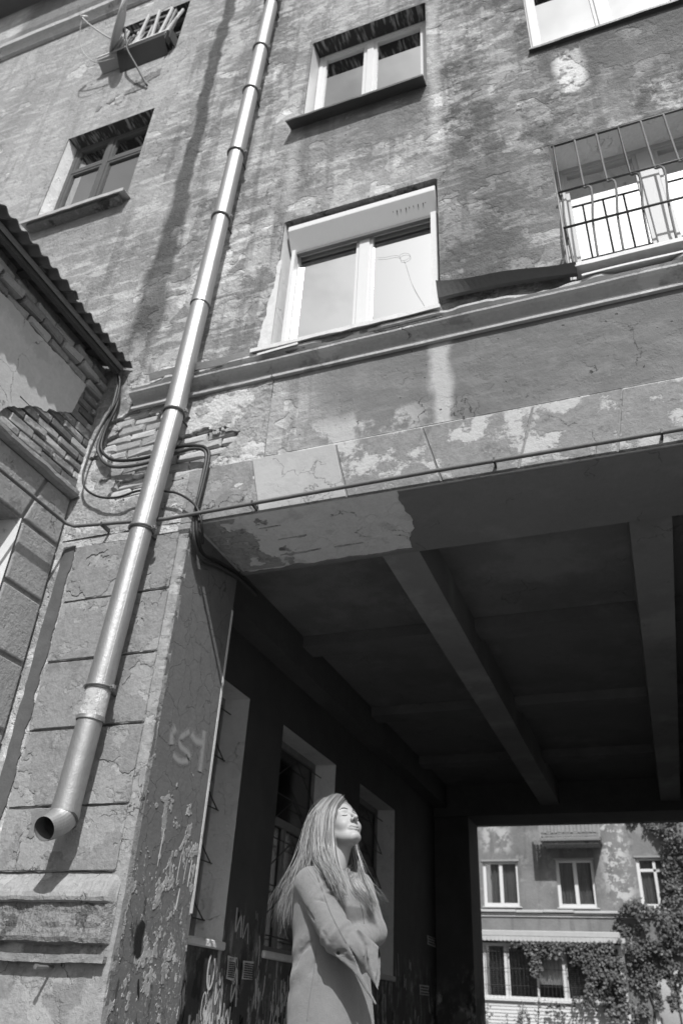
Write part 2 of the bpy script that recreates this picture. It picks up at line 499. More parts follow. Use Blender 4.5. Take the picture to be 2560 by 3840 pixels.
def mat_reveal():
    """painted inner face of the gateway: crazed paint above, chipped and scratched to the plaster below"""
    g = G('gateway_reveal_paint')
    p = g.xyz(); w = g.warp(0.10, 5, 7)
    ck = g.voronoi(5.2, vec=g.vmul(w, (1, 1.25, 0.8)))
    line = g.ramp(ck, 0.012, 0.003)
    n = g.noise(6, 7, 0.65); fine = g.noise(45, 4, 0.6)
    v = g.add(0.142, g.add(g.mul(g.sub(n, 0.5), 0.07), g.mul(g.sub(fine, 0.5), 0.05)))
    up = g.ramp(p[2], 1.75, 2.2)
    v = g.mix(g.mul(g.mul(line, up), 0.14), v, 0.12)
    low = g.ramp(p[2], 2.05, 1.25)
    chips = g.noise(13, 9, 0.78, vec=g.vmul(g.pos, (1, 1.2, 0.85)))
    c2 = g.noise(12, 9, 0.76, vec=g.vmul(g.pos, (1, 1.5, 0.55)), off=(4, 4, 4))
    clus = g.mul(g.sub(g.noise(2.6, 3, 0.5, off=(5, 5, 5)), 0.5), 0.28)
    chips = g.add(chips, clus)
    c2 = g.sub(c2, clus)
    t = g.mix(low, 0.76, 0.585)
    ch = g.ramp(g.sub(chips, t), 0.0, 0.03)
    t2 = g.mix(low, 0.8, 0.56)
    dk = g.ramp(g.sub(c2, t2), 0.0, 0.03)
    v = g.mix(g.mul(ch, 0.85), v, 0.52)
    v = g.mix(g.mul(dk, 0.85), v, 0.045)
    spk = g.ramp(g.sub(g.noise(46, 6, 0.75), g.mix(low, 0.82, 0.60)), 0.0, 0.02)
    v = g.mix(g.mul(spk, 0.7), v, 0.42)
    h = g.add(g.add(g.mul(n, 0.5), g.mul(fine, 0.3)), g.add(g.mul(ch, -0.5), g.mul(line, 1.4)))
    return g.done(v, 0.8, h, dist=0.010, strength=0.8, spec=0.25)
M['reveal'] = mat_reveal()

def mat_passage():
    g = G('passage_wall_paint')
    p = g.xyz(); n = g.noise(3, 7, 0.6); fine = g.noise(40, 3)
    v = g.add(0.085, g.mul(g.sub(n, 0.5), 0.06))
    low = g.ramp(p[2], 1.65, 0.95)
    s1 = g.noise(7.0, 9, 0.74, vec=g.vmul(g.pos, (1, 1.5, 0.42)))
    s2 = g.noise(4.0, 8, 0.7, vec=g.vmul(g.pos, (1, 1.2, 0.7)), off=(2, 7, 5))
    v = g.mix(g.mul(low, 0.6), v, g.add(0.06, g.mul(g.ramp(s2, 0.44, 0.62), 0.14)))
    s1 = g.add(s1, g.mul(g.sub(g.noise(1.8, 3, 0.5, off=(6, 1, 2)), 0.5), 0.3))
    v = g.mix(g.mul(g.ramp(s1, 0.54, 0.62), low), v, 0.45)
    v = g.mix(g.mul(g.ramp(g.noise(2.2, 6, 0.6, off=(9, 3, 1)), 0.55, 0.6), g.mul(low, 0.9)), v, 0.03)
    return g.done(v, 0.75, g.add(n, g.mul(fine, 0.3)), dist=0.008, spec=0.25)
M['passage'] = mat_passage()
M['passage_light'] = patchy('passage_window_plaster', 0.68, 0.74, 0.50, scale=5, pale_a=0.4, dark_a=0.4, crack_a=0.2)
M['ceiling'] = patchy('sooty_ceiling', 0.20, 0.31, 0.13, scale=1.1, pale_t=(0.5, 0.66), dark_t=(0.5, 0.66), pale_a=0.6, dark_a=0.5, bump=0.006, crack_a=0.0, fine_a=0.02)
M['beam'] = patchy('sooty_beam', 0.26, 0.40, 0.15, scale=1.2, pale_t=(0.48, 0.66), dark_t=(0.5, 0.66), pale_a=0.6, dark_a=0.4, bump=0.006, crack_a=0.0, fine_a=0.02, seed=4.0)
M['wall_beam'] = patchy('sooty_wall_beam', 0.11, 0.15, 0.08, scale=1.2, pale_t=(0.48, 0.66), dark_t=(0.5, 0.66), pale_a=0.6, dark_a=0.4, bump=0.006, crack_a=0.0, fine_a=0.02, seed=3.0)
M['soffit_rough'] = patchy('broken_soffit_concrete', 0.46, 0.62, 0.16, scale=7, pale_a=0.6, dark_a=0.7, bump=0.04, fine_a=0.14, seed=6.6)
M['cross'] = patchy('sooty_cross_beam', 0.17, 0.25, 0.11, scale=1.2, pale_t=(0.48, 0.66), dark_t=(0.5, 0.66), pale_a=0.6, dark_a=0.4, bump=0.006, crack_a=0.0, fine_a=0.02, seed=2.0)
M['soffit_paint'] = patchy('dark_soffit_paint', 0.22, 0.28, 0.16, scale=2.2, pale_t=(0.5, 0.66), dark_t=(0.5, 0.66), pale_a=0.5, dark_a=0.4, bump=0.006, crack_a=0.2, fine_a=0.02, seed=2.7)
M['flake'] = patchy('peeled_paint_flake', 0.32, 0.44, 0.18, scale=9, pale_a=0.6, dark_a=0.5, seed=3.9)
M['soffit_bare'] = patchy('bare_concrete', 0.80, 0.84, 0.55, scale=5.0, pale_a=0.5, dark_a=0.5, bump=0.012, fine_a=0.12, seed=7.7)

def mat_brick(name, lo, hi, pale):
    g = G(name)
    oi = g.n('ShaderNodeObjectInfo')
    rr = oi.outputs['Random']
    n = g.noise(26, 6, 0.65); sm = g.noise(11, 7, 0.7); fine = g.noise(110, 3)
    v = g.mix(rr, lo, hi)
    v = g.add(v, g.mul(g.sub(n, 0.5), 0.16))
    v = g.mix(g.mul(g.ramp(g.add(sm, g.mul(g.sub(rr, 0.5), 0.22)), 0.5, 0.58), pale), v, 0.40)
    v = g.mix(g.mul(g.ramp(fine, 0.64, 0.72), 0.6), v, 0.06)
    return g.done(v, 0.95, g.add(n, g.mul(fine, 0.5)), dist=0.008, strength=0.9, spec=0.1)
M['brick'] = mat_brick('weathered_brick', 0.11, 0.31, 0.75)
M['brick_limed'] = mat_brick('limed_brick', 0.26, 0.44, 0.9)
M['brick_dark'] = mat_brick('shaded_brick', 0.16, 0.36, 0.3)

M['pvc'] = plain('white_plastic_frame', 0.56, 0.35, var=0.05, bump=0.0005)
M['pvc_dull'] = plain('dusty_white_frame', 0.48, 0.5, var=0.14, bump=0.001)
M['oldwood'] = plain('weathered_wood', 0.075, 0.85, var=0.5, scale=9, bump=0.004)
M['greywood'] = plain('grey_painted_wood', 0.24, 0.8, var=0.4, scale=12, bump=0.003)
M['pvc_grey'] = plain('dull_grey_frame', 0.36, 0.5, var=0.14, bump=0.001)
M['zinc'] = plain('zinc_sheet', 0.42, 0.55, metal=0.25, var=0.35, scale=10, bump=0.002)
M['zinc_pale'] = plain('pale_sill_sheet', 0.60, 0.55, var=0.25, scale=22, bump=0.002)
M['zinc_dark'] = plain('dark_sill_sheet', 0.10, 0.5, metal=0.2, var=0.3, scale=6, bump=0.002)
M['iron'] = plain('painted_iron', 0.04, 0.5, var=0.5, scale=22, bump=0.002)
M['rust'] = plain('rusty_grey_iron', 0.12, 0.7, var=0.6, scale=30, bump=0.002)
M['cable'] = plain('black_cable', 0.022, 0.5, var=0.3)
M['cable_grey'] = plain('grey_cable', 0.06, 0.5, var=0.3)
M['asbestos'] = plain('corrugated_sheet', 0.13, 0.85, var=0.3, scale=6, bump=0.003)
M['box_dark'] = plain('dark_box_sheet', 0.045, 0.5, var=0.3, scale=5)
M['box_grey'] = plain('grey_box_sheet', 0.26, 0.55, var=0.1, scale=5)
M['dishmat'] = plain('dish_enamel', 0.42, 0.45, var=0.15)
M['paper'] = plain('notice_paper', 0.62, 0.9, var=0.15, scale=18)
M['ink'] = plain('notice_ink', 0.05, 0.9, var=0.1)
M['asphalt'] = plain('asphalt', 0.15, 0.95, var=0.5, scale=3, bump=0.006, spec=0.2)

def mat_pipe():
    g = G('galvanised_pipe')
    a = g.noise(10, 5, 0.6); b = g.noise(70, 3, 0.6); s = g.noise(30, 4, 0.6, vec=g.vmul(g.pos, (2, 2, 0.12)))
    p = g.xyz()
    dull = g.mul(g.ramp(a, 0.45, 0.62), g.ramp(p[2], 4.2, 2.4, 0.12, 0.55))
    v = g.mix(dull, g.add(0.36, g.mul(g.sub(s, 0.5), 0.14)), 0.29)
    return g.done(v, g.add(0.48, g.add(g.mul(dull, 0.12), g.mul(g.sub(b, 0.5), 0.08))), g.add(b, g.mul(a, 2)), dist=0.0016, metal=0.72, spec=0.5)
M['pipe'] = mat_pipe()
M['pipe_old'] = patchy('peeling_painted_pipe', 0.42, 0.62, 0.16, scale=14, pale_a=0.8, dark_a=0.7, bump=0.008, rough=0.55, crack_scale=22)
M['pipe_in'] = plain('pipe_inside', 0.10, 0.8)
M['steel'] = plain('steel_band', 0.30, 0.45, metal=0.7, var=0.4)

def mat_glass(name, refl, tint, rough=0.015):
    g = G(name)
    tr = g.n('ShaderNodeBsdfTransparent'); tr.inputs[0].default_value = (tint, tint, tint, 1)
    gl = g.n('ShaderNodeBsdfGlossy'); gl.inputs['Roughness'].default_value = rough
    gl.inputs['Color'].default_value = (0.97, 0.97, 0.97, 1)
    bp = g.n('ShaderNodeBump'); bp.inputs['Strength'].default_value = 0.25; bp.inputs['Distance'].default_value = 0.002
    g.put(bp.inputs['Height'], g.noise(1.6, 2))
    g.t.links.new(bp.outputs[0], gl.inputs['Normal'])
    mx_ = g.n('ShaderNodeMixShader')
    lw = g.n('ShaderNodeLayerWeight'); lw.inputs['Blend'].default_value = 0.35
    g.put(mx_.inputs[0], g.add(refl, g.mul(lw.outputs['Fresnel'], 0.6)))
    g.t.links.new(tr.outputs[0], mx_.inputs[1]); g.t.links.new(gl.outputs[0], mx_.inputs[2])
    g.t.links.new(mx_.outputs[0], g.out.inputs[0])
    return g.m
M['glass'] = mat_glass('coated_window_glass', 0.93, 0.97)
M['glass_soft'] = mat_glass('window_glass', 0.13, 0.95)
M['glass_mid'] = mat_glass('reflecting_window_glass', 0.68, 0.98)
M['glass_old'] = mat_glass('old_window_glass', 0.52, 0.95, 0.03)
M['glass_dim'] = mat_glass('dusty_passage_glass', 0.06, 0.4, 0.15)

def mat_cloth(name, v, fold=0.0):
    g = G(name)
    s = g.noise(3.0, 3, 0.5, vec=g.vmul(g.pos, (4, 4, 0.25)))
    n = g.noise(60, 3)
    c = g.mul(g.add(0.75, g.mul(s, 0.5)), v)
    return g.done(c, 0.95, n, dist=0.001, spec=0.1)
M['curtain'] = mat_cloth('pale_curtain', 0.80)
M['curtain_grey'] = mat_cloth('grey_curtain', 0.30)
M['unlit_room'] = mat_cloth('unlit_room_sheet', 0.03)  # near-black sheet colour stands in for the unlit room behind the panes
M['blind'] = mat_cloth('roller_blind', 0.74)

def mat_far_wall():
    g = G('courtyard_house_plaster')
    p = g.xyz(); w = g.xyz(g.warp(0.25, 1.2, 6))
    n = g.noise(1.1, 7, 0.62); m2 = g.noise(1.7, 9, 0.68, off=(4, 1, 8)); fine = g.noise(14, 4, 0.6)
    run = g.noise(2.4, 5, 0.6, vec=g.vmul(g.pos, (1.6, 1, 0.16)))
    v = g.add(0.17, g.add(g.mul(g.sub(n, 0.5), 0.16), g.mul(g.sub(fine, 0.5), 0.06)))
    v = g.mix(g.mul(g.ramp(run, 0.52, 0.66), 0.5), v, 0.09)
    up = g.ramp(p[2], 4.3, 4.6)
    v = g.mix(g.mul(g.ramp(m2, 0.53, 0.62), g.mul(up, 0.5)), v, 0.28)
    peel = g.mul(g.box(w, -1.9, -0.95, 4.6, 7.6, 0.25), g.ramp(g.noise(3.4, 8, 0.7, off=(1, 1, 1)), 0.50, 0.54))
    v = g.mix(g.mul(peel, 0.8), v, 0.48)
    peel2 = g.mul(g.box(w, -6.3, -5.2, 6.4, 7.8, 0.2), g.ramp(m2, 0.47, 0.54))
    v = g.mix(g.mul(peel2, 0.7), v, 0.42)
    return g.done(v, 0.93, g.add(n, g.mul(fine, 0.6)), dist=0.02, spec=0.1)
M['far_wall'] = mat_far_wall()
M['far_trim'] = plain('pale_trim', 0.40, 0.85, var=0.35, scale=3, bump=0.004)
M['far_eave'] = plain('pale_gutter_sheet', 0.37, 0.6, var=0.2, scale=4, bump=0.002)
M['far_dark'] = plain('dark_underside', 0.12, 0.9, var=0.3, scale=3)
M['bal_trim'] = plain('grey_balcony_concrete', 0.17, 0.9, var=0.4, scale=4, bump=0.006)
M['siding'] = plain('white_siding', 0.50, 0.5, var=0.08, scale=5, bump=0.001)
M['slatwood'] = plain('weathered_slat', 0.22, 0.85, var=0.5, scale=7, bump=0.003)

def mat_leaf(name, v):
    g = G(name)
    n = g.noise(5, 3); n2 = g.noise(40, 2)
    c = g.mul(g.add(0.45, g.add(g.mul(n, 0.7), g.mul(n2, 0.5))), v)
    return g.done(c, 0.5, None, spec=0.4)
M['leaf'] = mat_leaf('ivy_leaf', 0.072)
M['leaf2'] = mat_leaf('weed_leaf', 0.12)
M['stem'] = plain('woody_stem', 0.07, 0.9)

def mat_spray(name, v, edge):
    """sprayed paint: solid in the middle of the stroke, fading out to bare wall at its sides (UV.x across)"""
    g = G(name)
    uv = g.n('ShaderNodeUVMap'); s = g.xyz(uv.outputs[0])
    d = g.math('ABSOLUTE', g.sub(s[0], 0.5))
    a = g.ramp(d, 0.5, 0.5 - edge)
    a = g.mul(a, g.ramp(g.noise(60, 4, 0.6), 0.2, 0.5, 0.55, 1.0))
    g.done(v, 0.8, None, spec=0.2, Alpha=a)
    return g.m
M['spray'] = mat_spray('pale_spray_paint', 0.27, 0.48)
M['spray_white'] = mat_spray('white_marker', 0.60, 0.2)
M['spray_dark'] = mat_spray('black_spray_paint', 0.02, 0.3)

# person
def mat_skin():
    g = G('skin')
    n = g.noise(40, 4); n2 = g.noise(7, 3)
    v = g.add(0.31, g.add(g.mul(g.sub(n2, 0.5), 0.05), g.mul(g.sub(n, 0.5), 0.02)))
    m_ = g.done(v, 0.52, n, dist=0.0006, spec=0.3)
    g.bsdf.inputs['Subsurface Weight'].default_value = 0.0
    g.bsdf.inputs['Subsurface Radius'].default_value = (0.006, 0.006, 0.006)
    g.bsdf.inputs['Subsurface Scale'].default_value = 1.0
    return m_
M['skin'] = mat_skin()
M['lips'] = plain('lips', 0.09, 0.45, var=0.1)
M['brow'] = plain('brow_hair', 0.075, 0.7, var=0.3)
def mat_coat():
    g = G('coat_wool')
    w = g.noise(420, 2, 0.5); n = g.noise(18, 4); b = g.noise(3, 3)
    v = g.add(0.175, g.add(g.mul(g.sub(n, 0.5), 0.03), g.mul(g.sub(b, 0.5), 0.04)))
    wr = g.noise(26, 3, 0.5, vec=g.vmul(g.pos, (1.0, 1.0, 0.45)))
    return g.done(v, 0.78, g.add(w, g.add(g.mul(n, 2.0), g.mul(wr, 2.2))), dist=0.0032, spec=0.25, **{'Sheen Weight': 0.25})
M['coat'] = mat_coat()
M['coat_lining'] = plain('coat_lining', 0.10, 0.7)
M['seam'] = plain('coat_seam', 0.12, 0.9)
def mat_hair():
    g = G('blond_hair')
    at = g.n('ShaderNodeAttribute'); at.attribute_name = 'tone'
    v = g.mix(at.outputs['Fac'], 0.045, 0.50)
    return g.done(v, 0.38, None, spec=0.6)
M['hair'] = mat_hair()
M['shoe'] = plain('shoe_leather', 0.05, 0.4)
# ------------------------------------------------------------------ ground
gr = MB()
gr.add([(-400, -400, 0), (400, -400, 0), (400, 400, 0), (-400, 400, 0)], [(0, 1, 2, 3)])
gr.build('ground', M['asphalt'], kind='structure')

# ------------------------------------------------------------------ the apartment house with the gateway
YF = 4.10                                     # street face of the wall
XL, XR = -2.83, 1.40                          # gateway jambs
ZB = 3.77                                     # underside of the gateway beam
bld = thing('apartment_building', (0.0, YF, 0.0), 'tall weathered plaster apartment building with a dark gateway through its ground floor', 'building')

OPEN = {'A': (-2.35, -1.00, 8.64, 10.31), 'B': (-2.40, -0.93, 5.30, 7.05), 'E': (0.03, 1.48, 5.37, 7.04), 'U': (0.02, 1.45, 8.60, 10.30),
        'C': (-5.75, -4.46, 8.30, 10.15), 'D': (-5.60, -4.43, 11.66, 12.90)}
BARE = (-3.98, -2.30, 3.80, 5.03)              # torn-open corner over the pillar
holes = list(OPEN.values()) + [BARE]

def facade_sheet():
    mb = MB()
    xs = sorted({-9.5, 5.0, XL, XR, -2.35} | {v for h_ in holes for v in h_[:2]})
    zs = sorted({0.0, ZB, 15.4} | {v for h_ in holes for v in h_[2:]})
    yb = YF + 0.006
    for a, b in zip(xs, xs[1:]):
        for c, e in zip(zs, zs[1:]):
            mx_, mz_ = (a + b) / 2, (c + e) / 2
            if XL < mx_ < XR and mz_ < ZB: continue
            if any(h_[0] < mx_ < h_[1] and h_[2] < mz_ < h_[3] for h_ in holes): continue
            mb.add([(a, yb, c), (b, yb, c), (b, yb, e), (a, yb, e)], [(0, 1, 2, 3)])
    for x0, x1, z0, z1 in OPEN.values():       # bottoms of the window openings
        mb.add([(x0, yb, z0), (x1, yb, z0), (x1, yb + .45, z0), (x0, yb + .45, z0)], [(0, 1, 2, 3)])
    x0, x1, z0, z1 = BARE
    y2 = YF + 0.055
    mb.add([(x0, yb, z0), (x1, yb, z0), (x1, yb, z1), (x0, yb, z1), (x0, y2, z0), (x1, y2, z0), (x1, y2, z1), (x0, y2, z1)],
           [(0, 1, 5, 4), (1, 2, 6, 5), (2, 3, 7, 6), (3, 0, 4, 7)])
    return mb.build('facade_wall', M['facade_base'], bld, fix=False)
facade_sheet()
part('attic_roof', M['far_dark'], bld, (-9.5, 5.0, YF - 0.55, 14.6, 15.4, 15.7))  # eaves overhang added to shade the top of the wall
part('attic_wall', M['facade'], bld, (-9.4, -9.3, YF + .2, 14.0, 4.2, 15.38), (4.85, 4.95, YF + .2, 14.0, 0, 15.38))

# torn paint and skim coat over the undercoat
def f_skin(x, z):
    n = fbm(x * 2.3, z * 2.6, 3, 6, 0.62)
    thr = 0.35 - 0.06 * sstep(-3.6, -4.2, x) + 0.05 * sstep(-1.0, -0.6, x)
    for cx, cz, rx, rz, t in ((-1.7, 7.55, 0.9, 0.35, 0.08), (-3.2, 6.0, 0.5, 0.6, 0.06), (-0.4, 6.0, 0.5, 0.7, 0.03), (-3.3, 8.9, 0.3, 1.2, 0.05), (-5.2, 10.55, 0.6, 0.3, 0.10)):
        thr = thr + t * np.exp(-((x - cx) / rx) ** 2 - ((z - cz) / rz) ** 2)
    F = (n - thr) * 0.6
    smooth_band = (z < 5.06) & (x > -2.05)
    F = np.where(smooth_band, 0.2, F)
    # the pale torn patch under the upper right window
    e = 1 - ((x - 0.31 - 0.05 * np.sin(z * 9)) / 0.15) ** 2 - ((z - 8.05) / 0.36) ** 2
    F = np.minimum(F, -(e * 0.12 - 0.25 * (n - 0.5)))
    for h_ in OPEN.values():
        F = np.minimum(F, -(boxf(x, z, *h_) + 0.004))
    F = np.minimum(F, -(boxf(x, z, *BARE)))
    return F
skin('paint_layer', M['facade'], bld, -8.6, 1.9, 4.272, 14.4, 0.03, f_skin, lambda u, v, h: (u, YF + 0.006 - h, v), 0.003,
     relief=lambda u, v: 0.004 * (fbm(u * 5, v * 5, 9, 4) - 0.5))

# ---- gateway beam face: arch stones drawn in plaster
lines = [(-2.93, -2.93), (-2.40, -2.29), (-1.73, -1.62), (-1.09, -0.96), (-0.33, -0.46), (0.23, 0.14), (0.86, 0.74), (1.52, 1.40), (2.4, 2.3)]
gap = 0.007
for i in range(len(lines) - 1):
    (a1, a0), (b1, b0) = lines[i], lines[i + 1]
    mb = MB().prism([(a0 + gap, ZB + 0.004), (b0 - gap, ZB + 0.004), (b1 - gap, 4.252), (a1 + gap, 4.252)], 'y', YF - 0.010, YF + 0.03)
    mb.build('arch_stone', M['new_plaster'] if i == 1 else (M['block'] if i == 0 else M['voussoir']), bld, bevel=0.004)
part('arch_joint', M['block'], bld, (-2.9, 4.9, YF - 0.001, YF + 0.02, ZB + 0.006, 4.25))

# ---- cornice under the first floor windows
prof = [(0.0, 5.035), (0.030, 5.035), (0.032, 5.050), (0.030, 5.070), (0.014, 5.082), (0.010, 5.105), (0.022, 5.125), (0.050, 5.150), (0.085, 5.172), (0.108, 5.200),
        (0.112, 5.228), (0.100, 5.250), (0.080, 5.262), (0.078, 5.300), (0.095, 5.318), (0.120, 5.330), (0.120, 5.372), (0.090, 5.392), (0.0, 5.415)]
prof = [(o, 5.035 + (z - 5.035) * (0.95 if z < 5.09 else 0.0) + (0.052 + (z - 5.09) * 0.545 if z >= 5.09 else 0.0)) for o, z in prof]
def cornice(x0, x1, step=0.05):
    n = int((x1 - x0) / step); vs_ = []; fs = []; k = len(prof)
    for i in range(n + 1):
        x = x0 + (x1 - x0) * i / n
        for j, (o, z) in enumerate(prof):
            w = 0.010 * (float(fbm(x * 2.2, z * 7, 21, 4)) - 0.5) * (1 if j not in (0, k - 1) else 0)
            chip = 0.0
            if j in (15, 16, 17):
                chip = 0.085 * max(0.0, float(fbm(x * 1.7, 3.3, 5, 5, 0.6)) - 0.50) / 0.25
            vs_.append((x, YF - max(0.001, o + w - chip), z + w * 0.6 - (chip * 0.25 if j == 17 else 0)))
    for i in range(n):
        for j in range(k - 1):
            fs.append((i * k + j, i * k + j + 1, (i + 1) * k + j + 1, (i + 1) * k + j))
    MB().add(vs_, fs).build('cornice', M['cornice'], bld, smooth=False)
cornice(-3.62, 4.9)

# ---- string course near the eaves
prof_s = [(0, 13.50), (0.05, 13.51), (0.09, 13.58), (0.14, 13.62), (0.15, 13.70), (0.05, 13.74), (0.0, 13.76)]
mb = MB()
for (x0, x1) in ((-9.4, 4.9),):
    n = 120; vs_ = []; fs = []; k = len(prof_s)
    for i in range(n + 1):
        x = x0 + (x1 - x0) * i / n
        for j, (o, z) in enumerate(prof_s):
            w = 0.02 * (float(fbm(x * 3, z * 4, 33, 4)) - 0.5) if 0 < j < k - 1 else 0
            vs_.append((x, YF - max(0.001, o + w), z + w * 0.5))
    for i in range(n):
        for j in range(k - 1): fs.append((i * k + j, i * k + j + 1, (i + 1) * k + j + 1, (i + 1) * k + j))
    mb.add(vs_, fs)
mb.build('string_course', M['cornice'], bld)

# ---- bricks of the torn corner
def brick_mesh(name, L, Hh, D, mat, seed, jit=0.004, bev=0.007):
    rr = random.Random(seed)
    mb = MB().box(-L / 2, L / 2, -D / 2, D / 2, -Hh / 2, Hh / 2)
    me = bpy.data.meshes.new(name)
    me.from_pydata(mb.v, [], mb.f)
    bm = bmesh.new(); bm.from_mesh(me)
    bmesh.ops.recalc_face_normals(bm, faces=bm.faces)
    bmesh.ops.bevel(bm, geom=list(bm.edges), offset=bev, segments=1, affect='EDGES')
    for v in bm.verts:
        v.co += Vector((rr.uniform(-jit, jit) * 1.6, rr.uniform(-jit, jit), rr.uniform(-jit, jit)))
    bm.to_mesh(me); bm.free()
    me.materials.append(mat)
    return me
def place(me, name, parent, loc, rot=(0, 0, 0), sc=(1, 1, 1)):
    o = bpy.data.objects.new(name, me)
    col.objects.link(o)
    o.parent = parent
    o.location = Vector(loc) - wloc(parent)
    o.rotation_euler = rot; o.scale = sc
    return o
limed = [brick_mesh('brick', 0.250, 0.078, 0.10, M['brick_limed'], 40 + i, 0.008, 0.014) for i in range(5)]
z = 3.86; row = 0
while z < 5.02:
    x = -3.97 + (0.125 if row % 2 else 0.0)
    while x < -2.36:
        place(random.choice(limed), 'brick', bld, (x + 0.12, YF + 0.055 + random.uniform(-0.009, 0.007) + 0.022, z), (random.uniform(-.02, .02), random.uniform(-.012, .012), random.uniform(-.03, .03)))
        x += 0.253
    z += 0.082; row += 1
part('mortar_bed', M['tar'], bld, (BARE[0], BARE[1], YF + 0.052, YF + 0.2, BARE[2], BARE[3]))  # dark bed colour puts shade into the joints between the bricks

def f_corner(x, z):
    n = fbm(x * 5, z * 7, 51, 6, 0.62)
    F = np.full(x.shape, 0.5)
    for cx, cz, rx, rz, tilt in ((-3.42, 4.60, 0.40, 0.33, 0.0), (-3.30, 4.22, 0.34, 0.14, 0.0), (-2.93, 4.56, 0.30, 0.10, -0.1), (-2.98, 4.36, 0.26, 0.12, 0.0), (-3.60, 4.95, 0.25, 0.06, 0.0), (-2.66, 4.46, 0.10, 0.05, .2)):
        u = (x - cx); w = (z - cz) - tilt * u
        e = np.sqrt((u / rx) ** 2 + (w / rz) ** 2) - 1.0
        F = np.minimum(F, e * 0.2)
    F = F + (n - 0.5) * 0.36
    return F
skin('corner_plaster', M['corner'], bld, BARE[0], BARE[1], BARE[2], BARE[3], 0.0125, f_corner, lambda u, v, h: (u, YF + 0.046 - h, v), 0.046,
     relief=lambda u, v: 0.034 * (fbm(u * 4, v * 6, 61, 6, .6) - 0.5))

# ---- left gateway pillar: plaster blocks, tar strip, ledge, plinth
YB = YF - 0.020
GZ = [1.425, 1.800, 2.290, 2.770, 3.240, 3.715]
for a, b in zip(GZ, GZ[1:]):
    skin('plaster_block', M['block_base'], bld, -3.82, -2.88, a, b, 0.014,
         lambda x, z, a=a, b=b: boxf(x, z, -3.80, -2.905, a + 0.007, b - 0.007) + 0.016 * (fbm(x * 14, z * 14, 31, 5, 0.6) - 0.55),
         lambda u, v, h: (u, YF - h, v), 0.020, relief=lambda u, v: 0.008 * (fbm(u * 5, v * 5, 37, 5) - 0.5))
def f_blocks(x, z):
    n = fbm(x * 3.1, z * 3.1, 71, 6, 0.6)
    F = (n - 0.455) * 0.5
    F = np.where(x > -3.02, np.maximum(F, 0.01 + (n - 0.40) * .3), F)
    g_ = np.full(x.shape, -1.0)
    for a, b in zip(GZ, GZ[1:]): g_ = np.maximum(g_, boxf(x, z, -3.80, -2.905, a + 0.013, b - 0.013))
    return np.minimum(F, g_)
skin('paint_layer', M['block'], bld, -3.80, -2.90, 1.42, 3.72, 0.014, f_blocks, lambda u, v, h: (u, YB - h, v), 0.005,
     relief=lambda u, v: 0.004 * (fbm(u * 7, v * 7, 77, 4) - 0.5))
def rough_slab(name, mat, x0, x1, z0, z1, y, amp, res, seed, parent=bld, curl=None, fx=4.0, fz=4.0):
    nx = max(2, int((x1 - x0) / res)); nz = max(2, int((z1 - z0) / res))
    X, Z = np.meshgrid(np.linspace(x0, x1, nx + 1), np.linspace(z0, z1, nz + 1), indexing='ij')
    Y = y - amp * (fbm(X * fx, Z * fz, seed, 6, 0.6) - 0.5) * 2
    if curl is not None: X, Y, Z = curl(X, Y, Z)
    vs_ = np.stack([X, Y, Z], -1).reshape(-1, 3)
    fs = [(i * (nz + 1) + j, (i + 1) * (nz + 1) + j, (i + 1) * (nz + 1) + j + 1, i * (nz + 1) + j + 1) for i in range(nx) for j in range(nz)]
    return MB().add(vs_, fs).build(name, mat, parent, fix=False)
# pillar edge, crumbled, wrapped a little way into the gateway
def edge_curl(X, Y, Z):
    t = (X + 2.93) / 0.14
    X2 = np.where(t < 0.72, -2.93 + t / 0.72 * 0.102, -2.828 - 0.002 * 0)
    bite = 0.030 * np.maximum(0, fbm(Z * 5, Z * 0 + 2, 83, 5, 0.65) - 0.52) / 0.3
    Yb = np.where(t < 0.72, Y, YF - 0.012 + (t - 0.72) / 0.28 * 0.05)
    corner = np.exp(-((t - 0.72) / 0.22) ** 2)
    return X2 - bite * corner + (Y - (YF - 0.012)) * np.where(t > 0.6, 0.4, 0.0), Yb + bite * corner * 0.9, Z
rough_slab('pillar_edge', M['block_base'], -2.93, -2.79, 0.0, ZB + 0.0, YF - 0.012, 0.009, 0.02, 91, curl=edge_curl, fx=6, fz=6)
skin('tar_strip', M['tar'], bld, -4.0, -3.78, 1.46, 3.74, 0.012, lambda x, z: np.minimum(x + 3.945 + 0.03 * (fbm(x * 12, z * 7, 5, 5) - .5), -3.838 - x + 0.075 * (fbm(x * 12, z * 7, 8, 6, .66) - .5)) , lambda u, v, h: (u, YF + 0.004 - h, v), 0.008)
# ledge: weathered sloping top over a crumbled face, dying out at the pillar edge
def ledge_strip(name, mat, prof_, amp, seed):
    n = 110; vs_ = []; fs = []; k = len(prof_)
    for i in range(n + 1):
        x = -3.98 + 1.12 * i / n
        e = float(sstep(-2.862, -2.90, np.array(x)))
        bite = 0.05 * max(0.0, float(fbm(x * 4.2, 1.5, seed + 3, 5, 0.62)) - 0.47)
        for j, (o, z) in enumerate(prof_):
            w = amp * (float(fbm(x * 8, z * 11, seed, 6, 0.62)) - 0.5) * 2
            oo = max(0.003, (o + w - bite * (1 if o > 0.05 else 0)) * (0.25 + 0.75 * e))
            vs_.append((x, YF - oo, z + w * 0.7))
    for i in range(n):
        for j in range(k - 1): fs.append((i * k + j, i * k + j + 1, (i + 1) * k + j + 1, (i + 1) * k + j))
    MB().add(vs_, fs).build(name, mat, bld)
ledge_strip('ledge_top', M['block_base'], [(0.0, 1.43), (0.02, 1.405), (0.045, 1.380), (0.07, 1.350), (0.088, 1.318), (0.094, 1.292), (0.088, 1.272), (0.070, 1.262), (0.045, 1.268)], 0.010, 101)
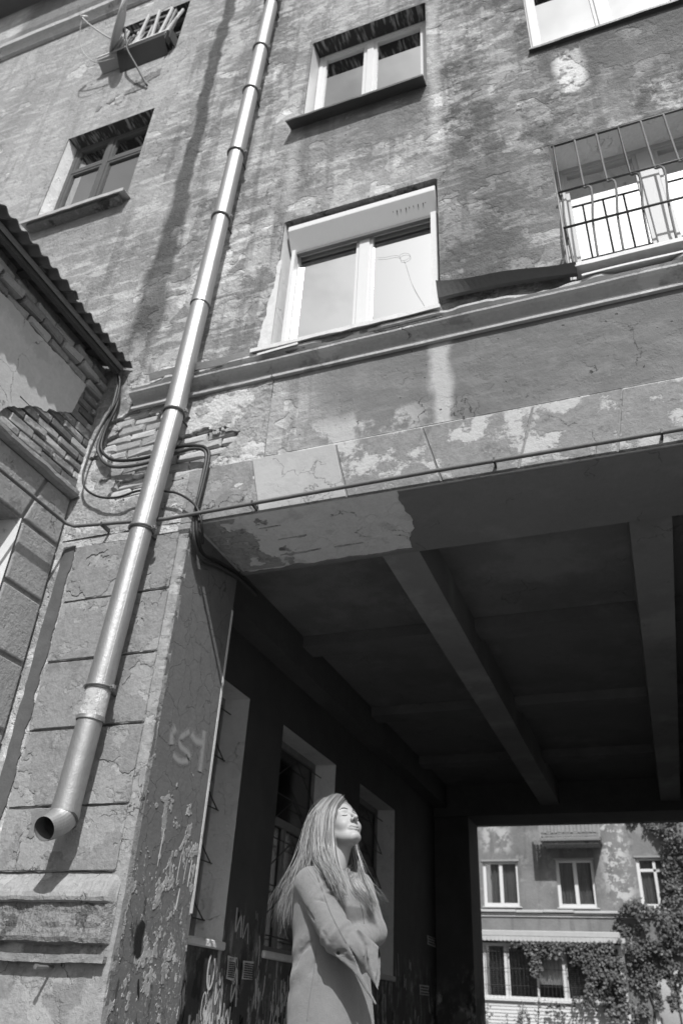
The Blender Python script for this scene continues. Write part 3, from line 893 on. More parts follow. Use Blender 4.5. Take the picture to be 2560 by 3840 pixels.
ledge_strip('ledge_face', M['crumb'], [(0.06, 1.285), (0.060, 1.265), (0.062, 1.24), (0.058, 1.215), (0.066, 1.19), (0.070, 1.165), (0.066, 1.14), (0.074, 1.115), (0.078, 1.09), (0.070, 1.068), (0.04, 1.058), (0.01, 1.06)], 0.022, 111)
rough_slab('ledge_lip', M['block'], -3.95, -2.85, 0.972, 1.012, YF - 0.06, 0.010, 0.013, 121, fx=6, fz=12, curl=lambda X, Y, Z: (X, Y, Z + 0.014 * (fbm(X * 5, X * 0 + 3, 9, 5, .6) - .5) * 2))
part('ledge_core', M['crumb'], bld, (-3.95, -2.88, YF - 0.030, YF + 0.02, 1.066, 1.30), (-3.95, -2.86, YF - 0.05, YF + 0.02, 0.976, 1.008))
part('plinth', M['annex_low'], bld, (-3.98, -2.88, YF - 0.004, YF + 0.02, 0.0, 0.975))
MB().tube([(-3.205, YF + 0.01, 0.949), (-3.215, YF - 0.135, 0.945)], 0.009, 8).tube([(-3.2145, YF - 0.125, 0.945), (-3.2155, YF - 0.139, 0.945)], 0.014, 6).build('wall_bolt', M['steel'], bld)

# ---- gateway: jambs, beams, ceiling, passage walls
MB().add([(XL, YF + 0.002, 0), (XL, 4.86, 0), (XL, 4.86, ZB), (XL, YF + 0.002, ZB)], [(0, 1, 2, 3)]).build('gateway_jamb', M['reveal'], bld, fix=False)
def f_flake(y, z):
    n = fbm(y * 16, z * 9, 301, 6, 0.66) + 0.22 * (fbm(y * 2.5, z * 1.8, 311, 3) - 0.5)
    thr = np.interp(z, [0.3, 0.9, 1.4, 1.75, 2.0, 2.4], [0.585, 0.60, 0.625, 0.655, 0.70, 0.82])
    edge = 0.09 * np.exp(-((y - 4.14) / 0.05) ** 2)
    return (n + edge - thr) * 0.5
skin('paint_flakes', M['flake'], bld, YF + 0.03, 4.855, 0.3, 2.4, 0.007, f_flake, lambda u, v, h: (XL + h - 0.001, u, v), 0.004, kind='stuff')
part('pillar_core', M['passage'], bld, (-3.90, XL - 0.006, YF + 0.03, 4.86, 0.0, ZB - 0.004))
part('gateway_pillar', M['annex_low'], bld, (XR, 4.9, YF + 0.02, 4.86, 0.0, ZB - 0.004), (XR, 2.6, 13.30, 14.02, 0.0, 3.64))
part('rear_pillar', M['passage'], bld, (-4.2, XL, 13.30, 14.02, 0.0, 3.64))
part('rear_wall', M['facade'], bld, (-9.4, 4.9, 14.03, 14.3, 3.68, 15.3), (-9.4, -3.3, 14.03, 14.3, 0, 3.67), (2.6, 4.9, 14.03, 14.3, 0, 3.67))
part('gateway_beam', M['soffit_bare'], bld, (XL - 0.1, XR + 0.1, YF + 0.015, 4.92, ZB, 4.16))
part('rear_beam', M['wall_beam'], bld, (-4.2, 2.6, 13.28, 14.02, 3.65, 4.15))
def f_soffit(x, y):
    n = fbm(x * 6, y * 6, 131, 6, 0.6)
    a = (x + 1.36 - 0.09 * sstep(4.75, 4.5, y)) * 0.6
    b = (y - 4.875) * 0.8
    c = -(np.abs(x + 2.79) - 0.02)
    F = np.maximum(np.maximum(a, b), c - 0.02)
    return F + (n - 0.5) * 0.07
skin('soffit_paint', M['soffit_paint'], bld, XL + 0.005, XR, YF + 0.02, 4.915, 0.0125, f_soffit, lambda u, v, h: (u, v, ZB - h), 0.012)
# crumbled concrete where the beam meets the pillar, with level cracks running out of it
def f_crumb(x, y):
    n = fbm(x * 7, y * 9, 181, 6, 0.65)
    F = (-2.46 - x) * 0.5 + (n - 0.5) * 0.55
    for yc, xe in ((4.30, -2.05), (4.48, -2.2), (4.70, -1.9)):
        F = np.maximum(F, 0.003 - np.abs(y - yc - 0.03 * (fbm(x * 4, x * 0, 5, 4) - .5)) + (n - 0.5) * 0.05 - 0.05 * np.maximum(0, x - xe))
    return F
skin('crumbled_soffit', M['soffit_rough'], bld, XL + 0.03, -1.6, YF + 0.03, 4.86, 0.010, f_crumb, lambda u, v, h: (u, v, ZB - h), 0.007,
     relief=lambda u, v: 0.014 * (fbm(u * 9, v * 14, 7, 5, .62) - 0.5))
for x0, x1 in ((-1.64, -1.35), (0.16, 0.44)):
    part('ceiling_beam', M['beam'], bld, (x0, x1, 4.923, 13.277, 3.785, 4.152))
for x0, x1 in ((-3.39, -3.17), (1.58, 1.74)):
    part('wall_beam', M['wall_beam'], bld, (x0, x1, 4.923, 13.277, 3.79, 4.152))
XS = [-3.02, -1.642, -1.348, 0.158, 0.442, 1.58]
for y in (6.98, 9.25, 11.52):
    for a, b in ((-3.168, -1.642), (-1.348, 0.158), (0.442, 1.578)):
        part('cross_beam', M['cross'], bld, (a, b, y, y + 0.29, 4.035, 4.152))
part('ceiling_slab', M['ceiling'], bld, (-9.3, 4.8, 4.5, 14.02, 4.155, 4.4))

XP = -3.40
PW = [(4.88, 6.38), (7.17, 8.70), (9.57, 11.07)]
PZ = (1.255, 3.28)
def passage_wall():
    mb = MB(); ys = sorted({4.86, 13.3} | {v for w in PW for v in w}); zs = [0, PZ[0], PZ[1], 4.16]
    for a, b in zip(ys, ys[1:]):
        for c, e in zip(zs, zs[1:]):
            my, mz_ = (a + b) / 2, (c + e) / 2
            if any(w[0] < my < w[1] for w in PW) and PZ[0] < mz_ < PZ[1]: continue
            mb.add([(XP, a, c), (XP, b, c), (XP, b, e), (XP, a, e)], [(0, 1, 2, 3)])
    return mb.build('passage_wall', M['passage'], bld, fix=False)
pwall = passage_wall()
part('passage_wall', M['passage'], bld, (1.75, 1.95, 4.87, 13.29, 0, 4.15))
part('pillar_arris', M['white_paint'], bld, (XL - 0.02, XL + 0.004, 4.842, 4.864, 1.3, 3.42))

def passage_window(y0, y1):
    z0, z1 = PZ
    xi = XP - 0.30
    fr = MB()
    w = 0.07
    for (a, b, c, e) in ((y0, y0 + w, z0, z1), (y1 - w, y1, z0, z1), (y0 + w, y1 - w, z0, z0 + w), (y0 + w, y1 - w, z1 - w, z1), (y0 + w, y1 - w, 2.42, 2.50), ((y0 + y1) / 2 - .03, (y0 + y1) / 2 + .03, z0 + w, 2.42)):
        fr.box(xi, xi + 0.06, a, b, c, e)
    win = fr.build('window', M['greywood'], bld)
    rv = MB()
    rv.add([(XP, y1, z0), (xi, y1 - 0.05, z0), (xi, y1 - 0.05, z1), (XP, y1, z1)], [(0, 1, 2, 3)])
    rv.add([(XP, y0, z0), (xi, y0 + 0.05, z0), (xi, y0 + 0.05, z1), (XP, y0, z1)], [(0, 1, 2, 3)])
    rv.add([(XP, y0, z1), (XP, y1, z1), (xi, y1 - .05, z1), (xi, y0 + .05, z1)], [(0, 1, 2, 3)])
    rv.build('window_reveal', M['passage_light'], win, fix=False)
    part('window_sill', M['passage_light'], win, (xi, XP + 0.03, y0 - 0.03, y1 + 0.02, z0 - 0.06, z0), bevel=0.01)
    part('pane', M['glass_dim'], win, (xi + 0.025, xi + 0.03, y0 + w, y1 - w, z0 + w, z1 - w))
    part('unlit_room_sheet', M['unlit_room'], win, (xi - 0.30, xi - 0.28, y0 - .1, y1 + .1, z0 - .1, z1 + .1))
    # wrought lattice in front of the glass
    lat = MB(); xg = xi + 0.13
    for k in range(5):
        zz = z0 + 0.15 + k * (z1 - z0 - 0.3) / 4
        lat.tube([(xg, y0, zz), (xg, y1, zz)], 0.006, 5)
    ym = (y0 + y1) / 2
    for k in range(4):
        za = z0 + 0.15 + k * (z1 - z0 - 0.3) / 4; zb = za + (z1 - z0 - 0.3) / 4
        lat.tube([(xg, y0 + .05, za), (xg, ym, zb), (xg, y1 - .05, za)], 0.006, 5)
    lat.build('lattice', M['iron'], win)
for w in PW[:3]: passage_window(*w)
# ------------------------------------------------------------------ windows in the facade
def curtain_mesh(x0, x1, y, z0, z1, amp=0.02, waves=9, n=72):
    mb = MB(); vs_ = []; fs = []
    for i in range(n + 1):
        x = x0 + (x1 - x0) * i / n
        yy = y + amp * math.sin(i / n * waves * 2 * math.pi + math.sin(i * 0.3)) + amp * 0.4 * math.sin(i * 1.7)
        vs_ += [(x, yy, z0), (x, yy + 0.3 * amp * math.sin(i * 0.9), z1)]
    for i in range(n): fs.append((2 * i, 2 * i + 2, 2 * i + 3, 2 * i + 1))
    return mb.add(vs_, fs)

def facade_window(key, yf, fw, mull, trans, fmat, glass, cloth, reveal_mat, lintel_mat, depth=0.07, top=None, sash=0.0, cloth_z=None):
    x0, x1, z0, z1 = OPEN[key]
    fz1 = top if top else z1
    fx0, fx1 = x0 + 0.02, x1 - 0.02
    fr = MB()
    fr.box(fx0, fx0 + fw, yf, yf + depth, z0, fz1); fr.box(fx1 - fw, fx1, yf, yf + depth, z0, fz1)
    fr.box(fx0 + fw, fx1 - fw, yf, yf + depth, fz1 - fw, fz1); fr.box(fx0 + fw, fx1 - fw, yf, yf + depth, z0, z0 + fw + 0.02)
    for a, b in mull: fr.box(a, b, yf - 0.004, yf + depth, z0 + fw + 0.02, fz1 - fw)
    win = fr.build('window', fmat, bld, bevel=0.006)
    xs = [fx0 + fw] + [v for mm in mull for v in mm] + [fx1 - fw]
    for i in range(0, len(xs), 2):
        a, b = xs[i], xs[i + 1]
        zs = [z0 + fw + 0.02] + [v for t in trans for v in (t - 0.025, t + 0.025)] + [fz1 - fw]
        for j in range(0, len(zs), 2):
            c, e = zs[j], zs[j + 1]
            if sash:
                s = MB()
                s.box(a, a + sash, yf + 0.012, yf + depth - .01, c, e); s.box(b - sash, b, yf + 0.012, yf + depth - .01, c, e)
                s.box(a + sash, b - sash, yf + 0.012, yf + depth - .01, c, c + sash); s.box(a + sash, b - sash, yf + 0.012, yf + depth - .01, e - sash, e)
                s.build('sash', fmat, win)
            part('pane', glass, win, (a + sash, b - sash, yf + 0.036, yf + 0.042, c + sash, e - sash))
        for t in trans:
            part('transom', fmat, win, (a, b, yf + 0.004, yf + depth, t - 0.025, t + 0.025))
    yb = YF + 0.012; ye = yf + depth
    rv = MB().add([(x0 + .003, yb, z0), (x0 + .022, ye, z0), (x0 + .022, ye, z1), (x0 + .003, yb, z1)], [(0, 1, 2, 3)])
    rv.build('window_reveal', reveal_mat, win, fix=False)
    rv = MB().add([(x1 - .003, yb, z0), (x1 - .022, ye, z0), (x1 - .022, ye, z1), (x1 - .003, yb, z1)], [(0, 1, 2, 3)])
    rv.build('window_reveal', reveal_mat, win, fix=False)
    MB().add([(x0, YF + 0.002, z1), (x1, YF + 0.002, z1), (x1, ye + .05, z1 - 0.012), (x0, ye + .05, z1 - 0.012)], [(0, 1, 2, 3)]).build('lintel', lintel_mat, win, fix=False)
    part('unlit_room_sheet', M['unlit_room'], win, (x0 - .1, x1 + .1, yf + 0.55, yf + 0.57, z0 - .1, z1 + .1))
    for c in cloth:
        a, b, mt, amp = c[:4]
        cz0, cz1 = (c[4], c[5]) if len(c) > 4 else (z0 - .05, z1 + 0.1)
        curtain_mesh(a, b, yf + 0.16, cz0, cz1, amp, max(2, int((b - a) * 9))).build('curtain', mt, win, smooth=True, fix=False)
    return win

wA = facade_window('A', 4.28, 0.05, [(-1.735, -1.655)], [], M['pvc'], M['glass_mid'], [(-2.4, -1.70, M['curtain'], 0.03), (-1.69, -0.95, M['blind'], 0.001)], M['pvc_dull'], M['lintel'], sash=0.04)
wB = facade_window('B', 4.27, 0.055, [(-1.70, -1.60)], [], M['pvc'], M['glass'], [(-2.4, -0.9, M['blind'], 0.002)], M['white_paint'], M['crumb'], top=6.86, sash=0.028)
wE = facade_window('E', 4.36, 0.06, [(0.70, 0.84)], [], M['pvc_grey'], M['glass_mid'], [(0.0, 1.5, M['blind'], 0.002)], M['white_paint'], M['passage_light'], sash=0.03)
wU = facade_window('U', 4.28, 0.06, [(0.68, 0.78)], [], M['pvc'], M['glass_mid'], [(0.0, 0.72, M['curtain'], 0.015), (0.74, 1.5, M['curtain'], 0.015)], M['pvc_dull'], M['lintel'], sash=0.03)
wC = facade_window('C', 4.26, 0.055, [(-5.20, -5.13)], [9.62], M['oldwood'], M['glass_old'], [(-5.75, -5.25, M['curtain_grey'], 0.03), (-5.1, -4.45, M['curtain_grey'], 0.03, 8.3, 9.5), (-4.95, -4.83, M['curtain'], 0.01, 8.3, 9.5)], M['passage_light'], M['lintel'], sash=0.035)
wD = facade_window('D', 4.26, 0.055, [(-5.05, -4.99)], [12.45], M['oldwood'], M['glass_old'], [(-5.7, -4.4, M['curtain_grey'], 0.03)], M['facade_base'], M['lintel'], sash=0.03)

# roller-shutter box over window B, with guide rails
sb = MB().prism([(4.130, 7.000), (4.122, 6.925), (4.238, 6.745), (4.262, 6.740), (4.262, 7.015)], 'x', -2.365, -0.958)
shut = sb.build('shutter_box', M['pvc'], wB, bevel=0.005)
part('shutter_rail', M['pvc'], wB, (-1.02, -0.965, 4.20, 4.268, 5.46, 6.735))
part('shutter_rail', M['pvc'], wB, (-2.335, -2.30, 4.20, 4.268, 5.46, 6.735))
part('shutter_slot', M['far_dark'], wB, (-2.30, -1.02, 4.225, 4.262, 6.70, 6.735))

# sills
def sill(win, x0, x1, zt, zf, yf, mat, drip=0.03, yb=4.30):
    mb = MB()
    t = 0.004
    n = 14
    top = []; 
    for i in range(n + 1):
        x = x0 + (x1 - x0) * i / n
        w = random.uniform(-0.003, 0.003)
        top.append((x, yb, zt, yf + w, zf + w, zf - drip + random.uniform(-.003, .003)))
    vs_ = []; fs = []
    for x, b, z, fy, fz, dz in top:
        vs_ += [(x, b, z), (x, fy, fz), (x, fy + 0.004, dz), (x, fy + 0.012, dz + 0.002), (x, fy + 0.012, fz - t - .004), (x, b, z - t)]
    for i in range(n):
        for k in range(5): fs.append((i * 6 + k, i * 6 + k + 1, (i + 1) * 6 + k + 1, (i + 1) * 6 + k))
    fs += [tuple(range(6))[::-1], tuple(n * 6 + k for k in range(6))]
    return mb.add(vs_, fs).build('sill', mat, win)
sill(wA, -2.47, -1.005, 8.69, 8.555, 3.955, M['zinc_dark'], 0.022)
sill(wB, -2.47, -0.905, 5.315, 5.285, 3.955, M['zinc_pale'], 0.035)
sill(wE, 0.075, 1.62, 5.385, 5.357, 3.945, M['zinc_pale'], 0.032, yb=4.37)
sill(wU, 0.0, 1.62, 8.61, 8.575, 4.055, M['zinc_dark'], 0.022)
sill(wC, -5.80, -4.385, 8.33, 8.300, 3.955, M['zinc'], 0.045)
part('sill_core', M['crumb'], wC, (-5.72, -4.47, 4.0, YF + .1, 8.235, 8.29))
# mortar under the shuttered window's sill, crumbled away
def f_mort(x, z):
    return np.minimum(boxf(x, z, -2.40, -0.93, 5.36, 5.47), (z - 5.365 - 0.07 * (fbm(x * 5, x * 0 + 1, 3, 5, .6) - 0.32)))
skin('sill_mortar', M['crumb'], wB, -2.42, -0.90, 5.19, 5.26, 0.012, lambda x, z: z - 5.212 - 0.16 * (fbm(x * 3.3, x * 0 + 1, 3, 5, .62) - 0.5), lambda u, v, h: (u, 4.02 - h, v), 0.02)
# white paint spilling past the left edge of window B
skin('paint_spill', M['white_paint'], wB, -2.56, -2.37, 5.31, 6.5, 0.012, lambda x, z: (x + 2.40 + 0.085 * sstep(6.45, 5.5, z)) + 0.085 * (fbm(x * 7, z * 5, 15, 5, .62) - 0.5) - 0.006, lambda u, v, h: (u, YF - h, v), 0.004)
MB().tube(smooth_path([(-1.533, 4.295, 6.44), (-1.454, 4.295, 6.415), (-1.383, 4.295, 6.409), (-1.33, 4.295, 6.381), (-1.312, 4.295, 6.322), (-1.277, 4.295, 6.308), (-1.238, 4.295, 6.327), (-1.236, 4.295, 6.372), (-1.277, 4.295, 6.402), (-1.315, 4.295, 6.399), (-1.324, 4.295, 6.375)], 3), 0.0013, 4).tube(smooth_path([(-1.288, 4.295, 6.313), (-1.271, 4.295, 6.256), (-1.23, 4.295, 6.052), (-1.186, 4.295, 5.892), (-1.11, 4.295, 5.689)], 4), 0.0010, 4).build('wire', M['cable_grey'], wB)
# stains and drips hang on the shutter box
for k in range(9):
    x = -1.35 + k * 0.038 + random.uniform(-.01, .01)
    l = random.uniform(0.01, 0.05)
    MB().add([(x - .004, 4.168, 6.849), (x + .005, 4.168, 6.849), (x + .001, 4.168 + l * .645, 6.849 - l)], [(0, 1, 2)]).build('rust_drip', M['iron'], shut, fix=False)

# sheet-metal flashings on the cornice
def flashing(name, x0, x1, f, mat, n=24):
    vs_ = []; fs = []
    for i in range(n + 1):
        t = i / n; x = x0 + (x1 - x0) * t
        vs_ += f(x, t)
    k = len(f(x0, 0))
    for i in range(n):
        for j in range(k - 1): fs.append((i * k + j, i * k + j + 1, (i + 1) * k + j + 1, (i + 1) * k + j))
    o = MB().add(vs_, fs).build(name, mat, bld)
    sm = o.modifiers.new('thick', 'SOLIDIFY'); sm.thickness = 0.003
    return o
flashing('cornice_flashing', -0.925, 0.085, lambda x, t: [(x, 4.092, 5.57 - 0.15 * t), (x, 3.925 + .01 * math.sin(t * 9), 5.515 - 0.165 * t ** 0.8), (x, 3.985 + 0.015 * t, 5.385 - 0.075 * t + 0.03 * math.sin(t * 3.1)), (x, 4.02 + 0.02 * t, 5.39 - 0.075 * t + 0.03 * math.sin(t * 3.1))], M['zinc_dark'])
flashing('cornice_flashing', -3.42, -2.455, lambda x, t: [(x, 4.092, 5.35 - .02 * math.sin(t * 5)), (x, 3.955, 5.275 + 0.012 * math.sin(t * 7)), (x, 3.985, 5.232 + 0.010 * math.sin(t * 7) - 0.01 * t), (x, 4.0, 5.236 + 0.010 * math.sin(t * 7) - 0.01 * t)], M['zinc'])
flashing('cornice_flashing', 0.11, 4.8, lambda x, t: [(x, 4.092, 5.28), (x, 3.975, 5.262 + 0.004 * math.sin(t * 30)), (x, 3.977, 5.246 + 0.004 * math.sin(t * 30))], M['zinc_pale'], 40)
flashing('cornice_flashing', -2.40, -2.05, lambda x, t: [(x, 4.0, 5.235), (x, 3.955, 5.215 + 0.02 * t), (x, 3.957, 5.195 + 0.02 * t)], M['zinc_pale'], 6)

# ------------------------------------------------------------------ iron grille over the right window
gri = thing('window_grille', (0.76, 4.0, 5.53), 'curved iron bar grille fixed over the white framed window right of the shuttered one', 'window grille')
bx = [0.07 + 0.172 * i for i in range(9)]
for i, x in enumerate(bx):
    if i == 0:
        path = [(x, 4.075, 6.97), (x, 4.07, 6.4), (x, 4.05, 6.2), (x - .01, 4.0, 5.9), (x, 4.0, 5.37)]
    else:
        path = [(x, 4.075, 6.97), (x, 4.065, 6.70), (x, 4.045, 6.36), (x + .004, 4.030, 6.27), (x + .03, 3.99, 6.22), (x + .042, 3.955, 6.12), (x + .03, 3.945, 5.95), (x + .008, 3.960, 5.745), (x - .004, 3.97, 5.37)]
    MB().tube(smooth_path(path, 5), 0.0095, 6).build('bar', M['rust'] if i % 3 else M['iron'], gri, smooth=True)
for z, y, a, b in ((6.972, 4.075, 0.05, 1.46), (6.30, 4.035, 0.045, 1.47), (5.745, 3.936, 0.04, 1.47)):
    MB().tube([(a, y, z), (b, y, z)], 0.010, 6).build('rail', M['iron'], gri, smooth=True)
MB().tube([(0.06, 4.10, 6.30), (0.05, 4.035, 6.30)], .008, 5).tube([(0.05, 4.10, 5.75), (0.05, 3.936, 5.745)], .008, 5).build('wall_tie', M['rust'], gri)

# ------------------------------------------------------------------ rainwater pipe
pts_z = [(15.3, -2.86), (11.4, -2.90), (9.5, -2.935), (7.12, -2.99), (4.73, -3.055), (3.66, -3.12), (2.47, -3.18), (1.70, -3.225)]
def px_at(z):
    for (za, xa), (zb, xb) in zip(pts_z, pts_z[1:]):
        if za >= z >= zb: return xa + (xb - xa) * (za - z) / (za - zb)
    return pts_z[-1][1]
PY = 3.925
pipe = thing('drainpipe', (-3.225, PY, 1.7), 'long shiny galvanised drainpipe running down the wall and ending in an open elbow', 'drainpipe')
cuts = [15.25, 13.6, 12.4, 11.3, 10.2, 9.3, 8.15, 7.12, 5.95, 4.73, 3.66, 2.48, 2.28, 1.72]
for i, (a, b) in enumerate(zip(cuts, cuts[1:])):
    n = 6
    path = [(px_at(a + (b - a) * k / n), PY, a + 0.012 + (b - 0.012 - a - 0.012) * k / n) for k in range(n + 1)]
    rads = [0.079 + 0.004 * (k / n) for k in range(n + 1)]
    rads[-1] = 0.0865
    o = MB().tube(path, rads, 28, cap=False).build('pipe_section', M['pipe_old'] if (i == 11) else M['pipe'], pipe, smooth=True)
    # folded seam along the section
    if b > 1.8:
        MB().tube([(p[0] + rr_ * 0.80, p[1] - rr_ * 0.60, p[2]) for p, rr_ in zip(path, rads)], 0.0026, 5).build('seam', M['pipe'], pipe)
for z in (12.4, 11.3, 10.2, 9.3, 8.15, 7.12, 4.73, 3.66, 2.48):
    x = px_at(z)
    cl = MB()
    ring = [(x + 0.0905 * math.cos(t), PY + 0.0905 * math.sin(t), z) for t in np.linspace(0, 2 * math.pi, 33)]
    cl.tube(ring, 0.0075, 6, cap=False)
    cl.box(x + 0.083, x + 0.12, PY - 0.012, PY + 0.012, z - 0.012, z + 0.012)
    c_ = cl.build('clamp', M['steel'], pipe)
    MB().tube([(x + 0.02, PY + 0.08, z), (x + 0.02, YF + 0.03, z)], 0.008, 6).build('bracket', M['iron'], pipe)
    MB().tube([(x + 0.108, PY - 0.03, z), (x + 0.108, PY + 0.02, z)], 0.005, 6).build('bolt', M['steel'], pipe)
for z in (5.95, 2.28):
    x = px_at(z)
    MB().tube([(x, PY, z + 0.012), (x, PY, z - 0.012)], 0.0875, 28, cap=False).build('joint_band', M['pipe'], pipe, smooth=True)
el_path = smooth_path([(-3.222, PY, 1.735), (-3.224, PY - 0.004, 1.70), (-3.224, PY - 0.060, 1.648), (-3.222, PY - 0.145, 1.606)], 4)
el_r = [0.087 - 0.019 * max(0, i - 4) / (len(el_path) - 5) for i in range(len(el_path))]
MB().tube(el_path, el_r, 28, cap=False).build('outlet_elbow', M['pipe'], pipe, smooth=False)
MB().tube([(-3.2238, PY - 0.065, 1.645), (-3.2221, PY - 0.143, 1.607)], 0.0665, 28, cap=False).build('elbow_lining', M['pipe_in'], pipe, smooth=True)
MB().tube([(-3.2235, PY + 0.005, 1.705), (-3.2238, PY - 0.003, 1.692)], 0.090, 28, cap=False).build('elbow_rim', M['iron'], pipe, smooth=True)

# ------------------------------------------------------------------ conduit and cables
cd = MB().tube([(-3.87, -3.0, 3.86), (-3.87, 3.90, 3.868), (-3.865, 3.96, 3.866), (-3.80, 3.99, 3.845), (-3.0, 4.015, 3.785), (-1.0, 4.03, 3.815), (4.8, 4.03, 3.80)], 0.0145, 8)
cdo = cd.build('conduit_pipe', M['rust'], smooth=True, label='thin grey conduit running level along both walls just above the gateway', cat='pipe')
for (x, y, z) in ((-3.55, 4.0, 3.82), (-2.3, 4.02, 3.795), (-0.6, 4.03, 3.814), (0.4, 4.03, 3.813)):
    MB().box(x - .006, x + .006, y - .016, YF + 0.01, z - .016, z + .018).build('clip', M['iron'], cdo)
def cable(name, pts, y, rad, mat, label):
    path = smooth_path([(x, (y if not hasattr(y, '__call__') else y(i)), z) for i, (x, z) in enumerate(pts)], 6)
    return MB().tube(path, rad, 7).build(name, mat, smooth=True, label=label, cat='cable')
c1 = [(-3.82, 5.45), (-3.764, 5.261), (-3.751, 5.055), (-3.792, 4.882), (-3.805, 4.745), (-3.793, 4.63), (-3.73, 4.543), (-3.621, 4.471), (-3.455, 4.436), (-3.278, 4.433), (-3.038, 4.474), (-2.863, 4.447), (-2.772, 4.398), (-2.737, 4.305), (-2.747, 4.053), (-2.762, 3.845), (-2.756, 3.741), (-2.75, 3.63), (-2.775, 3.58), (-2.80, 3.66), (-2.81, 3.73), (-2.82, 3.74)]
cable('cable', c1, lambda i: 4.04 if i < 16 else [4.05, 4.09, 4.24, 4.5, 4.85, 5.2][i - 16], 0.014, M['cable'], 'thick black cable looping behind the drainpipe and down to the gateway corner')
c2 = [(-3.80, 5.40), (-3.80, 5.0), (-3.838, 4.69), (-3.791, 4.556), (-3.696, 4.451), (-3.557, 4.392), (-3.3, 4.379), (-2.998, 4.43), (-2.838, 4.418), (-2.767, 4.334), (-2.767, 4.111), (-2.775, 3.899), (-2.78, 3.75), (-2.775, 3.61), (-2.795, 3.55), (-2.81, 3.63), (-2.815, 3.70), (-2.82, 3.72)]
cable('cable', c2, lambda i: 4.045 if i < 12 else [4.05, 4.10, 4.26, 4.52, 4.85, 5.2][i - 12], 0.014, M['cable_grey'], 'grey cable hanging just below the thick black one behind the drainpipe')
c3 = [(-3.80, 5.42), (-3.764, 5.326), (-3.75, 5.105), (-3.817, 4.911), (-3.871, 4.68), (-3.885, 4.467), (-3.881, 4.352), (-3.837, 4.24), (-3.752, 4.16), (-3.629, 4.096), (-3.474, 4.071), (-3.283, 4.096), (-3.023, 4.035), (-2.901, 3.979), (-2.784, 3.883), (-2.731, 3.8), (-2.70, 3.70), (-2.73, 3.6)]
cable('cable', c3, lambda i: 4.02 if i < 15 else [4.02, 4.04, 4.14][i - 15], 0.0095, M['cable'], 'thin black cable sagging lowest across the corner into the gateway')

# ------------------------------------------------------------------ cold-box, dish and boards at the top left window
bxo = thing('window_box', (-5.05, 4.0, 11.62), 'dark shallow storage tray under the top left window, stacked with pale sticks', 'box')
tray = [(4.098, 11.610), (3.938, 11.680), (3.934, 11.735), (3.950, 11.740), (4.098, 11.735)]
MB().prism([(4.098, 11.610), (3.938, 11.680), (3.934, 11.735), (4.098, 11.735)], 'x', -5.590, -5.275).build('grey_panel', M['box_grey'], bxo, bevel=0.004)
MB().prism([(4.098, 11.455), (3.938, 11.672), (3.934, 11.735), (4.098, 11.735)], 'x', -5.272, -4.520).build('dark_panel', M['box_dark'], bxo, bevel=0.004)
part('rim', M['zinc_pale'], bxo, (-5.60, -4.46, 3.924, 3.938, 11.738, 11.760))
part('bracket', M['iron'], bxo, (-4.50, -4.485, 3.94, 4.12, 11.56, 11.80), (-4.445, -4.43, 3.95, 4.12, 11.58, 11.80))
for k in range(34):
    x = -5.50 + 0.030 * k; L = random.uniform(0.35, 0.95); y_ = random.uniform(3.95, 4.08)
    MB().tube([(x, y_, 11.745), (x + random.uniform(-.04, .10), min(4.22, y_ + random.uniform(0.0, .16)), 11.745 + L)], random.uniform(.014, .024), 6).build('stick', M['far_trim'] if k % 3 else M['slatwood'], bxo)
for k in range(5):
    z = 11.9 + .16 * k
    MB().tube([(-5.35 + .05 * k, 4.02, z), (-4.6, 4.10, z + .14)], 0.012, 5).build('stick', M['far_trim'], bxo)
dish = thing('satellite_dish', (-5.16, 3.85, 11.72), 'small satellite dish seen edge-on, clamped to the storage tray at top left', 'satellite dish')
def dish_mesh():
    ax = Vector((-0.68, -0.70, 0.0)).normalized(); c = Vector((-5.15, 3.80, 12.03))
    u = ax.cross(Vector((0, 0, 1))).normalized(); w = ax.cross(u)
    vs_ = []; fs = []; nr, na = 5, 28
    for i in range(nr + 1):
        rr_ = 0.37 * i / nr
        for k in range(na):
            t = 2 * math.pi * k / na
            vs_.append(c + u * rr_ * math.cos(t) + w * rr_ * 1.1 * math.sin(t) + ax * (rr_ ** 2 * 0.55))
    for i in range(nr):
        for k in range(na): fs.append((i * na + k, i * na + (k + 1) % na, (i + 1) * na + (k + 1) % na, (i + 1) * na + k))
    return MB().add(vs_, fs)
dr = dish_mesh().build('reflector', M['dishmat'], dish, smooth=True)
dr.modifiers.new('thick', 'SOLIDIFY').thickness = 0.012
MB().tube(smooth_path([(-5.16, 3.80, 11.66), (-5.30, 3.72, 11.72), (-5.55, 3.58, 11.95), (-5.66, 3.52, 12.10)], 4), 0.011, 6).build('arm', M['dishmat'], dish, smooth=True)
MB().tube([(-5.67, 3.52, 12.09), (-5.60, 3.57, 12.13)], 0.028, 10).build('receiver', M['dishmat'], dish, smooth=True)
MB().tube([(-5.15, 3.82, 12.03), (-5.13, 3.93, 11.80), (-5.13, 3.95, 11.72)], 0.018, 8).build('mast', M['steel'], dish)
MB().tube(smooth_path([(-5.10, 3.92, 11.95), (-5.09, 3.90, 11.72), (-5.03, 3.90, 11.51), (-4.81, 3.98, 11.04), (-4.68, 4.08, 10.75)], 5), 0.015, 6).build('cable', M['cable_grey'], smooth=True, label='grey cable drooping over the front of the dark storage tray', cat='cable')
MB().tube(smooth_path([(-5.66, 3.53, 12.08), (-5.70, 3.70, 11.7), (-5.52, 3.85, 11.45), (-5.25, 3.92, 11.5)], 5), 0.006, 5).build('cable', M['dishmat'], smooth=True, label='thin pale wire hanging in a loop from the satellite dish arm', cat='cable')
